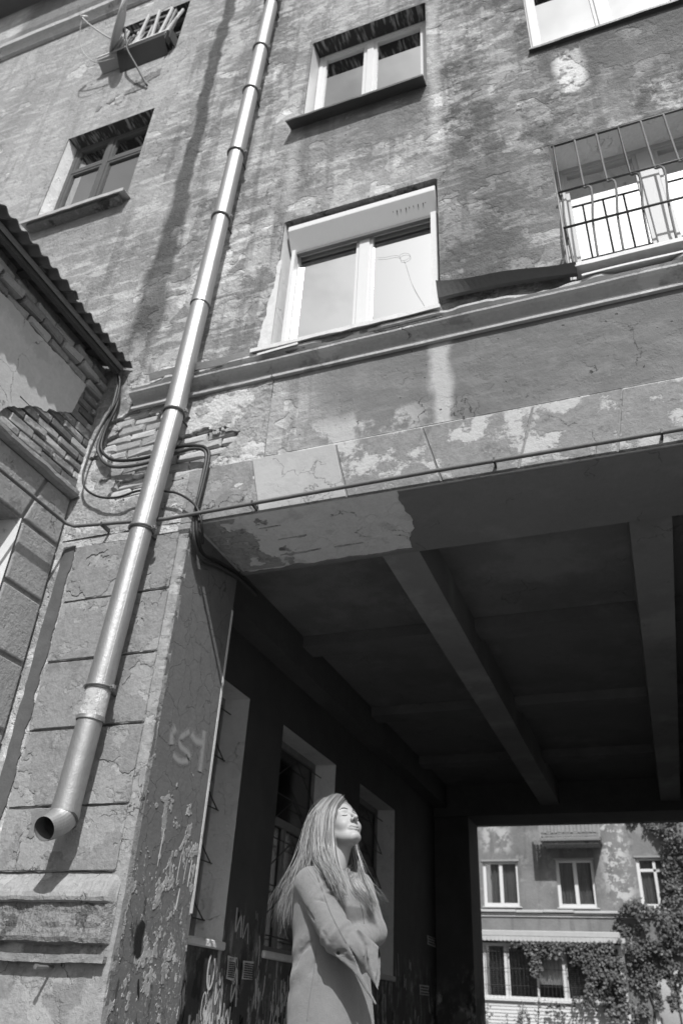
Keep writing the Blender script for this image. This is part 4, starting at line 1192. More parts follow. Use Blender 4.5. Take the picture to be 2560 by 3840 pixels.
# spalled plaster below the tray
skin('spalled_plaster', M['crumb'], bld, -5.45, -4.55, 10.25, 11.3, 0.014, lambda x, z: 0.05 - np.abs((z - 10.85) - 0.45 * (x + 5.0)) * 0.6 + 0.45 * (fbm(x * 5, z * 5, 71, 5, .62) - 0.56), lambda u, v, h: (u, YF - h, v), 0.004)

# ------------------------------------------------------------------ low annex on the left
XA = -4.0
ann = thing('low_annex', (XA, 2.0, 0.0), 'low plastered annex at the left with exposed bricks and a corrugated roof', 'building')
part('wall_core', M['mortar'], ann, (-9.0, XA - 0.035, -4.0, 4.095, 4.20, 5.62), (-9.0, XA - 0.02, 3.66, 4.095, 0.0, 4.20), (-9.0, XA - 0.02, -4.0, 2.15, 0, 4.20), (-9.0, XA - 0.02, 2.15, 3.66, 0.0, 2.0), (-9.0, XA - 0.02, 2.15, 3.66, 3.75, 4.20), (-9.0, -4.6, 2.15, 3.66, 2.0, 3.75))
# upper plaster, torn towards the corner and below the brick eaves course
bnd_y = [1.0, 3.10, 3.245, 3.36, 3.61, 3.82, 3.89, 3.95, 4.2]
bnd_z = [4.0, 4.25, 4.47, 4.58, 4.72, 4.90, 5.23, 5.6, 6.2]
def f_ann(y, z):
    n = fbm(y * 9, z * 9, 141, 5, 0.6)
    lim = np.interp(y, bnd_y, bnd_z)
    F = (z - lim) * 0.5
    return np.minimum(F, 5.245 - z) + (n - 0.5) * 0.07
skin('upper_plaster', M['annex'], ann, -3.0, 4.09, 4.30, 5.30, 0.0135, f_ann, lambda u, v, h: (XA - 0.03 + h, u, v), 0.034, relief=lambda u, v: 0.008 * (fbm(u * 2, v * 2, 4, 4) - .5))
bm_ = [brick_mesh('brick', 0.100, 0.069, 0.243, M['brick'], 60 + i, 0.005, 0.009) for i in range(6)]
z = 4.345; row = 0
while z < 5.25:
    y = 2.90 + (0.128 if row % 2 else 0.0)
    while y < 4.06:
        if z < np.interp(y + 0.1, bnd_y, bnd_z) + 0.10:
            place(random.choice(bm_), 'brick', ann, (XA - 0.058 + random.uniform(-.008, .008), y + 0.12, z), (random.uniform(-.02, .02), random.uniform(-.02, .02), random.uniform(-.02, .02)))
        y += 0.256
    z += 0.0835; row += 1
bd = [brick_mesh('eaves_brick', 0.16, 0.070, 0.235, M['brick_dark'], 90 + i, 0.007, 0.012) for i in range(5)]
for row, (z, xo) in enumerate(((5.285, 0.0), (5.370, 0.035), (5.455, 0.02))):
    y = 1.4 + 0.11 * (row % 2)
    while y < 4.05:
        if random.random() > 0.06:
            place(random.choice(bd), 'eaves_brick', ann, (XA - 0.07 + xo + random.uniform(-.012, .012), y + 0.1, z), (random.uniform(-.03, .03), random.uniform(-.03, .03), random.uniform(-.03, .03)))
        y += 0.25
# ledge between the floors
rr = MB().prism([(0, 0), (1, 0), (1, 1), (0, 1)], 'y', 0, 1)
def annex_ledge():
    pf = [(0.0, 4.185), (0.055, 4.195), (0.075, 4.215), (0.075, 4.245), (0.02, 4.290), (-0.03, 4.31)]
    vs_ = []; fs = []; n = 140; k = len(pf)
    for i in range(n + 1):
        y = -3.0 + 7.08 * i / n
        for j, (o, z) in enumerate(pf):
            w = 0.018 * (float(fbm(y * 6, z * 9, 151, 4)) - 0.5) if 0 < j < k - 1 else 0
            vs_.append((XA + o + w, y, z + w))
    for i in range(n):
        for j in range(k - 1): fs.append((i * k + j, i * k + j + 1, (i + 1) * k + j + 1, (i + 1) * k + j))
    MB().add(vs_, fs).build('ledge', M['annex_low'], ann)
annex_ledge()
# blocks drawn in the lower render
AZ = [1.42, 1.80, 2.29, 2.775, 3.26, 3.75]
for a, b in zip(AZ, AZ[1:]):
    MB().box(XA - 0.03, XA + 0.004, 3.69 if a > 1.9 else 1.0, 4.075, a + 0.018, b - 0.018).build('plaster_block', M['annex_low'], ann, bevel=0.012, seg=2)
MB().prism([(3.69, 3.768), (4.075, 3.768), (4.075, 4.18), (3.80, 4.18)], 'x', XA - 0.03, XA + 0.004).build('plaster_block', M['annex_low'], ann, bevel=0.012, seg=2)
MB().prism([(2.6, 3.768), (3.655, 3.768), (3.765, 4.18), (2.6, 4.18)], 'x', XA - 0.03, XA + 0.004).build('plaster_block', M['annex_low'], ann, bevel=0.012, seg=2)
part('plinth', M['annex_low'], ann, (XA - .03, XA + .02, 1.0, 4.08, 0.0, 1.41))
fr = MB()
for (a, b, c, e) in ((2.17, 2.25, 2.0, 3.74), (3.55, 3.63, 2.0, 3.74), (2.25, 3.55, 3.66, 3.74), (2.25, 3.55, 2.0, 2.08), (2.86, 2.94, 2.08, 3.66)):
    fr.box(-4.30, -4.24, a, b, c, e)
aw = fr.build('window', M['pvc_dull'], ann)
part('pane', M['glass_soft'], aw, (-4.285, -4.28, 2.25, 3.55, 2.08, 3.66))
MB().add([(XA + .003, 3.662, 2.0), (-4.24, 3.632, 2.0), (-4.24, 3.632, 3.75), (XA + .003, 3.662, 3.75)], [(0, 1, 2, 3)]).build('window_reveal', M['white_paint'], aw, fix=False)
part('curtain', M['curtain_grey'], aw, (-4.4, -4.38, 2.15, 3.65, 2.0, 3.75))
# corrugated roof sheets
def roof_sheet(y0, y1, dx, dz):
    n = int((y1 - y0) / 0.012); vs_ = []; fs = []
    for i in range(n + 1):
        y = y0 + (y1 - y0) * i / n
        w = 0.021 * math.sin(2 * math.pi * y / 0.118)
        rag = 0.008 * (float(fbm(y * 9, dx, 161, 4)) - .5) * 2
        for x in (-3.70 + dx + rag, -3.9, -5.2):
            vs_.append((x, y, 5.56 + dz + (-3.70 - x) * 0.36 + w))
    for i in range(n):
        for j in range(2): fs.append((i * 3 + j, i * 3 + j + 1, (i + 1) * 3 + j + 1, (i + 1) * 3 + j))
    o = MB().add(vs_, fs).build('roof_sheet', M['asbestos'], ann)
    o.modifiers.new('thick', 'SOLIDIFY').thickness = 0.007
for (a, b, dx, dz) in ((-3.0, -1.9, 0, 0), (-1.98, -0.9, -.01, .012), (-0.98, 0.2, .01, 0), (0.12, 1.25, 0, .012), (1.17, 2.33, -.01, 0), (2.25, 3.27, 0.0, .012), (3.19, 4.09, -0.025, 0.0)):
    roof_sheet(a, b, dx, dz)
part('eaves_board', M['oldwood'], ann, (-3.90, -3.86, -3.0, 4.08, 5.51, 5.60))
part('eaves_batten', M['greywood'], ann, (-3.845, -3.82, -3.0, 4.08, 5.545, 5.575))
for y in (0.2, 1.1, 2.0, 2.9, 3.8):
    part('rafter_end', M['oldwood'], ann, (-4.1, -3.80, y, y + 0.07, 5.575, 5.62))
# ------------------------------------------------------------------ house across the courtyard, seen through the gateway
YD = 32.0
far = thing('courtyard_house', (-3.0, YD, 0.0), 'sunlit old house seen through the gateway, with white windows, balcony and ivy', 'building')
FW = [(-6.33, -4.99, 4.46, 6.00), (-3.62, -2.27, 4.44, 6.03), (-0.80, 0.40, 4.46, 6.08), (-9.0, -7.7, 4.46, 6.0), (2.6, 3.9, 4.46, 6.0)]
xs = sorted({-16.0, 12.0} | {v for w in FW for v in w[:2]}); zs = sorted({0.0, 15.0} | {v for w in FW for v in w[2:]})
mb = MB()
for a, b in zip(xs, xs[1:]):
    for c, e in zip(zs, zs[1:]):
        mx_, mz_ = (a + b) / 2, (c + e) / 2
        if any(w[0] < mx_ < w[1] and w[2] < mz_ < w[3] for w in FW): continue
        mb.add([(a, YD, c), (b, YD, c), (b, YD, e), (a, YD, e)], [(0, 1, 2, 3)])
mb.build('wall', M['far_wall'], far, fix=False)
part('roof', M['far_dark'], far, (-16, 12, YD - 0.6, YD + 12, 15.0, 15.4))
part('side_wall', M['far_wall'], far, (-16, -15.9, YD + .02, YD + 12, 0, 14.99), (11.9, 12, YD + .02, YD + 12, 0, 14.99))
def far_window(x0, x1, z0, z1, kind):
    y = YD + 0.10; w = 0.11
    fr = MB()
    fr.box(x0, x0 + w, y, y + .07, z0, z1); fr.box(x1 - w, x1, y, y + .07, z0, z1)
    fr.box(x0 + w, x1 - w, y, y + .07, z0, z0 + w + .02); fr.box(x0 + w, x1 - w, y, y + .07, z1 - w * .7, z1)
    xm = (x0 + x1) / 2
    if kind == 2:
        fr.box(x0 + w, x1 - w, y, y + .07, 5.62, 5.72)
        fr.box(xm - .05, xm + .05, y, y + .07, z0 + w, z1 - w)
    else:
        fr.box(xm - .07, xm + .06, y - .004, y + .07, z0 + w, z1 - w * .7)
    win = fr.build('window', M['pvc'], far, bevel=0.008)
    for a, b in ((x0 + w, xm - .05), (xm + .05, x1 - w)):
        part('pane', M['glass_soft'], win, (a, b, y + .035, y + .042, z0 + w, z1 - w * .7))
        curtain_mesh(a - .05, b + .05, y + 0.16, z0, z1, 0.03, 5, 60).build('curtain', M['curtain_grey'], win, smooth=True, fix=False)
    rv = MB()
    for xx in (x0, x1): rv.add([(xx, YD, z0), (xx, y + .09, z0), (xx, y + .09, z1), (xx, YD, z1)], [(0, 1, 2, 3)])
    rv.add([(x0, YD, z1), (x1, YD, z1), (x1, y + .09, z1), (x0, y + .09, z1)], [(0, 1, 2, 3)])
    rv.build('window_reveal', M['far_trim'], win, fix=False)
    part('unlit_room_sheet', M['unlit_room'], win, (x0 - .1, x1 + .1, y + .4, y + .42, z0 - .1, z1 + .1))
    part('sill', M['far_trim'], win, (x0 - .06, x1 + .06, YD - .10, y, z0 - .05, z0 - .005), bevel=0.01)
    part('head_trim', M['greywood'], win, (x0 - .05, x1 + .04, YD - .03, YD + .02, z1, z1 + .06))
for i, w in enumerate(FW): far_window(*w, i if i < 3 else 0)
# ledge and moulding below the windows
x = -16.0
while x < 11.5:
    L = random.uniform(0.9, 1.9); t = random.uniform(-.015, .015)
    part('ledge_slab', M['far_trim'], far, (x, x + L - .01, YD - 0.14, YD - .002, 4.26 + t, 4.345 + t), bevel=0.012)
    x += L
for a, b, d_ in ((4.20, 4.235, .07), (4.13, 4.165, .05)):
    part('moulding', M['far_trim'], far, (-16, 12, YD - d_, YD - .002, a, b), bevel=0.008)
# lean-to glazed front at ground floor
part('gutter', M['far_eave'], far, (-10.0, -1.62, YD - 1.05, YD - 0.002, 3.42, 3.60), bevel=0.02)
def scallop():
    mb = MB(); x = -10.0
    while x < -1.55:
        mb.prism([(x, 3.30), (x + .02, 3.275), (x + .07, 3.262), (x + .12, 3.275), (x + .135, 3.30), (x + .135, 3.415), (x, 3.415)], 'y', YD - 1.10, YD - 0.92)
        x += 0.14
    return mb.build('corrugated_edge', M['far_trim'], far)
scallop()
YG = YD - 0.78
gwin = MB()
gz0, gz1 = 1.62, 3.13
xm = [(-9.9, -9.8), (-8.7, -8.6), (-7.4, -7.3), (-6.32, -6.20), (-5.58, -5.40), (-4.50, -4.44), (-3.64, -3.46), (-2.86, -2.74), (-1.75, -1.62)]
for a, b in xm: gwin.box(a, b, YG, YG + .09, gz0, gz1)
gwin.box(-9.9, -1.62, YG - .004, YG + .094, gz0 - .07, gz0 + .02); gwin.box(-9.9, -1.62, YG - .004, YG + .094, gz1, gz1 + .1)
gw = gwin.build('glazed_front', M['pvc'], far, bevel=0.006)
for i in range(len(xm) - 1):
    a, b = xm[i][1], xm[i + 1][0]
    part('pane', M['glass_soft'], gw, (a, b, YG + .04, YG + .046, gz0 + .02, gz1))
    if i == 5:
        part('roller_blind', M['blind'], gw, (a, b, YG + .10, YG + .11, 2.02, gz1))
    elif i in (3, 6, 4):
        for k in range(26):
            z = gz0 + .05 + k * 0.058
            MB().prism([(YG + .10, z), (YG + .135, z + .012), (YG + .135, z + .016), (YG + .10, z + .004)], 'x', a + .01, b - .01).build('blind_slat', M['curtain_grey'] if i != 4 else M['far_dark'], gw)
part('unlit_room_sheet', M['unlit_room'], gw, (-9.9, -1.6, YG + .6, YG + .62, 0.2, 3.2))
gg = thing('window_bars', (-4.0, YG - .09, 1.6), 'thin iron bars in front of the ground floor glazing across the courtyard', 'window bars')
for k in range(38):
    x = -6.6 + 0.13 * k
    MB().tube([(x, YG - .09, 1.66), (x, YG - .09, 3.12)], 0.007, 4).build('bar', M['iron'], gg)
for z in (1.95, 2.45, 2.95):
    MB().tube([(-6.65, YG - .09, z), (-1.65, YG - .09, z)], 0.008, 4).build('rail', M['iron'], gg)
k = 0
z = 0.05
while z < 1.48:
    MB().prism([(YG + .05, z), (YG - .015, z), (YG + .005, z + .095), (YG + .05, z + .098)], 'x', -9.95, -1.70).build('siding_board', M['siding'], far)
    z += 0.10
part('siding_corner', M['pvc'], far, (-1.70, -1.60, YG - .03, YG + .07, 0, 1.55))
part('lean_to_side', M['far_wall'], far, (-1.62, -1.58, YG + .08, YD - .01, 0, 3.4))
part('lean_to_sill', M['zinc_pale'], far, (-9.95, -1.62, YG - .09, YG - .01, 1.50, 1.545))
# right-hand ground-floor window behind the ivy
rw = MB()
for (a, b, c, e) in ((-0.86, -0.74, 0.9, 2.6), (0.5, 0.6, 0.9, 2.6), (-.74, .5, 2.5, 2.6), (-.74, .5, .9, 1.0), (-0.15, -0.07, 1.0, 2.5)):
    rw.box(a, b, YD - .03, YD + .04, c, e)
rwo = rw.build('window', M['pvc_dull'], far)
part('pane', M['glass_old'], rwo, (-.74, .5, YD - .002 - .004, YD - .004, 1.0, 2.5))
# balcony
bal = thing('balcony', (-2.9, YD - 0.5, 6.45), 'small wooden slat balcony hanging above the middle window across the courtyard', 'balcony')
part('slab', M['bal_trim'], bal, (-3.97, -1.85, YD - 1.0, YD - .003, 6.50, 6.62), bevel=0.02)
part('slab_underside', M['crumb'], bal, (-3.88, -1.93, YD - .92, YD - .003, 6.42, 6.498))
x = -3.93
while x < -1.92:
    w_ = random.uniform(0.085, 0.11); t = random.uniform(-.02, .02)
    part('slat', M['slatwood'], bal, (x, x + w_, YD - 1.0 + t * .4, YD - .975 + t * .4, 6.80 + t, 7.75))
    x += w_ + random.uniform(.025, .05)
for z in (6.68, 6.76, 7.5):
    part('rail', M['slatwood'], bal, (-3.97, -1.86, YD - .97, YD - .94, z, z + .035))
for x in (-3.97, -1.89):
    part('post', M['greywood'], bal, (x, x + .05, YD - .99, YD - .94, 6.62, 7.8))
    part('side_rail', M['slatwood'], bal, (x, x + .03, YD - .94, YD - .003, 6.72, 6.76))

# ------------------------------------------------------------------ ivy on the courtyard house
def leaf_cloud(points, normals_hint, size, seed):
    """one mesh of small folded leaves at the given points"""
    r_ = np.random.default_rng(seed); n = len(points); P = np.asarray(points, float)
    nd = np.asarray(normals_hint, float) + r_.normal(0, 0.55, (n, 3)); nd /= np.linalg.norm(nd, axis=1)[:, None]
    t = r_.normal(0, 1, (n, 3)) + np.array([0, 0, -1.0]); t -= nd * (t * nd).sum(1)[:, None]; t /= np.linalg.norm(t, axis=1)[:, None]
    b = np.cross(nd, t)
    s = size * r_.uniform(0.6, 1.35, n)[:, None]
    shape = [(0, 0, 0), (0.45, -0.45, -.12), (1.0, 0, .05), (0.45, 0.45, -.12)]
    V = np.stack([P + t * s * a + b * s * c + nd * s * e for a, c, e in shape], 1).reshape(-1, 3)
    F = [(4 * i, 4 * i + 1, 4 * i + 2) for i in range(n)] + [(4 * i, 4 * i + 2, 4 * i + 3) for i in range(n)]
    mb = MB(); mb.v = [tuple(v) for v in V]; mb.f = F
    return mb
ivy = thing('ivy_plant', (0.3, YD - .1, 0.0), 'dense leafy ivy climbing the right side of the house across the courtyard', 'ivy')
def ivy_points(n, seed):
    r_ = np.random.default_rng(seed); out_ = []
    while len(out_) < n:
        x = r_.uniform(-2.9, 3.2, 4000); z = r_.uniform(0.4, 7.9, 4000)
        nz = fbm(x * 1.3, z * 1.3, 201, 5, 0.6)
        main = -1 + 0 * x
        left = np.interp(z, [0.4, 1.3, 1.8, 2.6, 3.3, 3.7, 4.4, 4.7, 4.9, 5.6, 6.2, 7.0, 7.25, 8.0], [-2.1, -2.2, -2.5, -2.1, -1.9, -1.75, -1.62, -1.2, -.15, 0.05, 0.10, -0.05, -0.75, -.7])
        right = np.interp(z, [0.4, 1.4, 2.0, 5.0, 6.4, 7.0, 8.0], [-1.1, -0.95, 3.2, 3.2, 1.3, .8, .8])
        ok = (x > left + (nz - .5) * 0.9) & (x < right + (nz - .5) * .8)
        gapn = fbm(x * 2.2, z * 2.2, 231, 4, 0.6)
        ok &= gapn > 0.41
        ok &= ~((x > -0.78) & (x < 0.35) & (z > 4.55) & (z < 6.0) & (x < 0.05 + (nz - .5) * .8))
        ok &= ~((x > -0.6) & (z > 1.2) & (z < 2.35) & (nz < 0.55))
        th = 0.12 + 0.55 * sstep(0.40, 0.75, nz)
        y = YD - 0.03 - th * r_.uniform(0, 1, 4000) ** 0.7 - np.where((x < -1.55) & (z < 3.4), 0.95, 0.0)
        for q in np.argwhere(ok)[:, 0]: out_.append((x[q], y[q], z[q]))
    return np.array(out_[:n])
pts = ivy_points(11500, 5)
leaf_cloud(pts, np.tile([0.1, -1.0, 0.55], (len(pts), 1)), 0.105, 6).build('foliage', M['leaf'], ivy, fix=False, kind='stuff')
mb = MB()
for (x, h) in ((-0.3, 4.4), (0.5, 6.8), (1.2, 6.2), (-1.2, 4.0), (1.9, 5.5)):
    path = [(x, YD - .06, 0)]
    for k in range(1, 9): path.append((x + random.uniform(-.2, .2) + 0.05 * k, YD - .06, h * k / 8))
    mb.tube(smooth_path(path, 3), [0.035 * (1 - 0.7 * i / 24) for i in range(25)][:25], 6)
mb.build('stem', M['stem'], ivy, smooth=True)
hang = thing('ivy_garland', (-3.4, YD - 1.1, 3.3), 'strand of ivy hanging from the gutter over the ground floor windows across the courtyard', 'ivy')
hp = []
r_ = np.random.default_rng(12)
for (x0, x1, z0, z1, n) in ((-5.3, -4.7, 3.08, 3.25, 50), (-4.75, -3.55, 2.80, 3.25, 470), (-4.62, -4.28, 2.25, 2.95, 220), (-3.55, -2.9, 2.95, 3.25, 130), (-3.25, -2.5, 2.6, 3.25, 330), (-2.9, -2.55, 1.7, 2.8, 260), (-2.6, -1.9, 2.2, 3.3, 420), (-3.4, -2.6, 1.35, 1.7, 90), (-4.2, -3.6, 1.1, 1.5, 50)):
    x = r_.uniform(x0, x1, n); z = z1 - (z1 - z0) * r_.uniform(0, 1, n) ** 1.3
    hp += list(zip(x, YD - 1.0 - r_.uniform(0, .16, n), z))
leaf_cloud(hp, np.tile([0.1, -1.0, 0.5], (len(hp), 1)), 0.10, 8).build('foliage', M['leaf'], hang, fix=False, kind='stuff')
mb = MB()
for (x, z0) in ((-4.5, 2.3), (-2.75, 1.7), (-3.0, 2.6), (-4.0, 2.8)):
    mb.tube(smooth_path([(x + .1, YD - 1.05, 3.3), (x - .03, YD - 1.08, (3.3 + z0) / 2), (x, YD - 1.06, z0)], 4), 0.007, 5)
mb.tube(smooth_path([(-5.7, YD - 1.1, 3.22), (-4.4, YD - 1.12, 3.26), (-3.0, YD - 1.1, 3.22), (-1.8, YD - 1.08, 3.26)], 5), 0.009, 5)
mb.build('stem', M['stem'], hang, smooth=True)
# weeds in front of the siding
labels = ['tall weed with broad leaves in front of the pale siding, next to the gateway jamb', 'slender bushy weed second from the gateway jamb, in front of the siding', 'wispy tall weed in front of the middle of the pale siding', 'loose weed at the right end of the pale siding, beside the ivy']
for i, (x, h, sp, n, sz) in enumerate(((-6.25, 1.42, 0.32, 150, 0.12), (-5.25, 1.65, 0.40, 230, 0.075), (-4.6, 1.7, 0.28, 150, 0.075), (-2.2, 1.45, 0.5, 260, 0.085))):
    w = thing('weed_plant', (x, YD - 1.6, 0), labels[i], 'plant', 'weeds in front of the pale siding')
    r_ = np.random.default_rng(30 + i); st = MB(); lp = []
    for k in range(7):
        dx, dy = r_.uniform(-sp, sp), r_.uniform(-.25, .25); hh = h * r_.uniform(.6, 1)
        path = smooth_path([(x + dx * .2, YD - 1.6, 0), (x + dx * .6, YD - 1.6 + dy * .6, hh * .55), (x + dx, YD - 1.6 + dy, hh)], 6)
        st.tube(path, 0.008, 5)
        for q in range(n // 7):
            t = r_.uniform(0.25, 1) ; p = path[min(len(path) - 1, int(t * (len(path) - 1)))]
            lp.append((p.x + r_.normal(0, .06), p.y + r_.normal(0, .06), p.z + r_.normal(0, .04)))
    st.build('stem', M['stem'], w)
    leaf_cloud(lp, np.tile([0.1, -.8, .7], (len(lp), 1)), sz, 40 + i).build('foliage', M['leaf2'], w, fix=False, kind='stuff')
# ------------------------------------------------------------------ graffiti, chips and notices in the gateway
def ribbon(name, pts, width, to3, mat, parent, n=5, taper=False, label=None):
    """flat painted stroke lying on a wall; UV.x runs across it"""
    P = smooth_path([(p[0], p[1], 0) for p in pts], n)
    vs_ = []; fs = []; uv = []
    for i, p in enumerate(P):
        t = (P[min(i + 1, len(P) - 1)] - P[max(i - 1, 0)]); t.normalize()
        nrm = Vector((-t.y, t.x, 0)); w = width * (1 if not taper else (0.35 + 0.65 * math.sin(math.pi * (0.08 + 0.84 * i / (len(P) - 1)))))
        a = p + nrm * w / 2; b = p - nrm * w / 2
        vs_ += [to3(a.x, a.y), to3(b.x, b.y)]
    for i in range(len(P) - 1): fs.append((2 * i, 2 * i + 1, 2 * i + 3, 2 * i + 2))
    o = MB().add(vs_, fs).build(name, mat, parent, fix=False)
    me = o.data; ul = me.uv_layers.new(name='UVMap')
    for poly in me.polygons:
        for li, vi in zip(poly.loop_indices, poly.vertices): ul.data[li].uv = (vi % 2, vi // 2 / max(1, len(P)))
    if label: o['label'] = label
    return o
jamb = [0]
def on_jamb(y, z):
    return (XL + 0.0022 + 0.0004 * jamb[0], y, z)
for i, (pp, w) in enumerate((([(4.33, 2.33), (4.30, 2.277), (4.315, 2.215)], .12), ([(4.503, 2.358), (4.406, 2.285), (4.425, 2.235), (4.528, 2.219), (4.545, 2.178), (4.44, 2.145), (4.352, 2.161)], .085),
                       ([(4.69, 2.42), (4.70, 2.307), (4.708, 2.146)], .12), ([(4.53, 2.350), (4.60, 2.325), (4.69, 2.339)], .11))):
    jamb[0] = i
    ribbon('spray_stroke', pp, w, on_jamb, M['spray'], bld)
for i, (y, z0, z1, w) in enumerate(((4.62, 1.62, 1.44, .012), (4.70, 1.60, 1.45, .010), (4.76, 1.60, 1.44, .018), (4.80, 1.59, 1.46, .008), (4.83, 1.42, 1.29, .014), (4.66, 1.42, 1.30, .02), (4.38, 1.72, 1.50, .014))):
    jamb[0] = 5
    ribbon('scratch', [(y + .008, z0), (y, (z0 + z1) / 2), (y - .004, z1)], w, on_jamb, M['spray_white'], bld, taper=True)
for i, (pp, w) in enumerate((([(4.33, 1.20), (4.30, 1.12), (4.33, 1.02)], .12), ([(4.37, .92), (4.385, .87), (4.40, .83)], .03))):
    jamb[0] = 6
    ribbon('spray_stroke', pp, w, on_jamb, M['spray_dark'], bld, taper=True)

lay = [0]
def on_pass(y, z): return (XP + 0.003 + 0.0005 * lay[0], y, z)
rs = random.Random(5)
for k in range(190):
    lay[0] = k % 8
    y = rs.uniform(6.1, 8.3) if k < 110 else (rs.uniform(5.6, 10.4) if k < 160 else rs.uniform(10.4, 13.2)); z = rs.uniform(0.55, 1.18) if rs.random() < .8 else rs.uniform(1.1, 1.6)
    if any(w[0] - .1 < y < w[1] + .1 for w in PW) and z > 1.1: z = rs.uniform(.5, 1.08)
    typ = rs.random(); s_ = rs.uniform(.06, .2)
    if typ < 0.4:
        pp = [(y, z), (y + s_ * .1, z - s_), (y + s_ * .5, z - s_ * .3), (y + s_ * .7, z - s_ * 1.2)]
    elif typ < 0.48:
        pp = [(y + s_ * (.3 * math.cos(t) + .12 * t * .3), z + s_ * .8 * math.sin(t)) for t in np.linspace(rs.uniform(0, 2), rs.uniform(4, 9), 9)]
    else:
        pp = [(y, z), (y + rs.uniform(-.03, .05), z - s_ * 1.6)]
        pp.insert(1, ((pp[0][0] + pp[1][0]) / 2 + .01, (pp[0][1] + pp[1][1]) / 2))
    ribbon('spray_stroke', pp, rs.uniform(.012, .035), on_pass, M['spray_white'] if rs.random() < .62 else (M['spray'] if rs.random() < .6 else M['spray_dark']), bld)

def notice(name, x, y0, y1, z0, z1, label, lines, head=None):
    tilt = rs.uniform(-.02, .02)
    vs_ = []; n = 4
    mb = MB()
    for i in range(n + 1):
        t = i / n
        for j in range(n + 1):
            s_ = j / n
            vs_.append((x + 0.008 + 0.004 * math.sin(t * 3 + s_ * 4) + (0.012 * (t - .7) if t > .7 and s_ < .3 else 0), y0 + (y1 - y0) * t + tilt * s_ * .3, z0 + (z1 - z0) * s_ + tilt * t))
    mb.add(vs_, [(i * (n + 1) + j, (i + 1) * (n + 1) + j, (i + 1) * (n + 1) + j + 1, i * (n + 1) + j + 1) for i in range(n) for j in range(n)])
    root = thing(name, (x, (y0 + y1) / 2, z0), label, 'notice', 'paper notices pasted on the passage wall')
    sh = mb.build('sheet', M['paper'], root, fix=False)
    sh.modifiers.new('thick', 'SOLIDIFY').thickness = 0.0006
    H_ = z1 - z0; W_ = y1 - y0
    top = z1 - H_ * 0.07
    if head:
        cu = bpy.data.curves.new('lettering', 'FONT'); cu.body = head; cu.size = H_ * 0.13; cu.extrude = 0.0004
        cu.materials.append(M['ink'])
        t_ = bpy.data.objects.new('lettering', cu); col.objects.link(t_); t_.parent = root
        t_.rotation_euler = (math.radians(90), 0, math.radians(90))
        t_.location = Vector((x + 0.0165, y0 + W_ * .06, top - H_ * .11)) - wloc(root)
        bpy.context.view_layer.update()
        me_ = bpy.data.meshes.new_from_object(t_.evaluated_get(bpy.context.evaluated_depsgraph_get()))
        o_ = bpy.data.objects.new('headline', me_); col.objects.link(o_); o_.parent = root
        o_.rotation_euler = t_.rotation_euler; o_.location = t_.location
        bpy.data.objects.remove(t_)
        top -= H_ * 0.17
    for k in range(lines):                       # rows of type too small to read
        z = top - (k + 0.5) * (top - z0 - H_ * .05) / lines
        hgt = (top - z0) / lines * 0.27
        yy = y0 + W_ * .07
        tx = MB()
        while yy < y1 - W_ * .12:
            l = rs.uniform(.06, .2) * W_
            tx.box(x + 0.0155, x + 0.0165, yy, min(yy + l, y1 - W_ * .06), z - hgt, z + hgt)
            yy += l + W_ * .035
        tx.build('print_line', M['ink'], root)
notice('paper_notice', XP, 6.50, 6.635, 1.007, 1.17, 'narrow pale paper notice headed in capitals on the graffitied wall, nearer the pillar', 8, 'РАБОТА')
notice('paper_notice', XP, 6.78, 6.975, 1.017, 1.151, 'wider printed paper notice on the graffitied wall, next to the narrow one', 7)
notice('paper_notice', XP, 12.30, 12.80, 1.10, 1.22, 'blank-looking pale notice deep in the passage near its far end', 3)
notice('paper_notice', XP, 12.75, 13.2, 1.75, 1.87, 'small dim notice highest on the wall deep in the passage', 3)
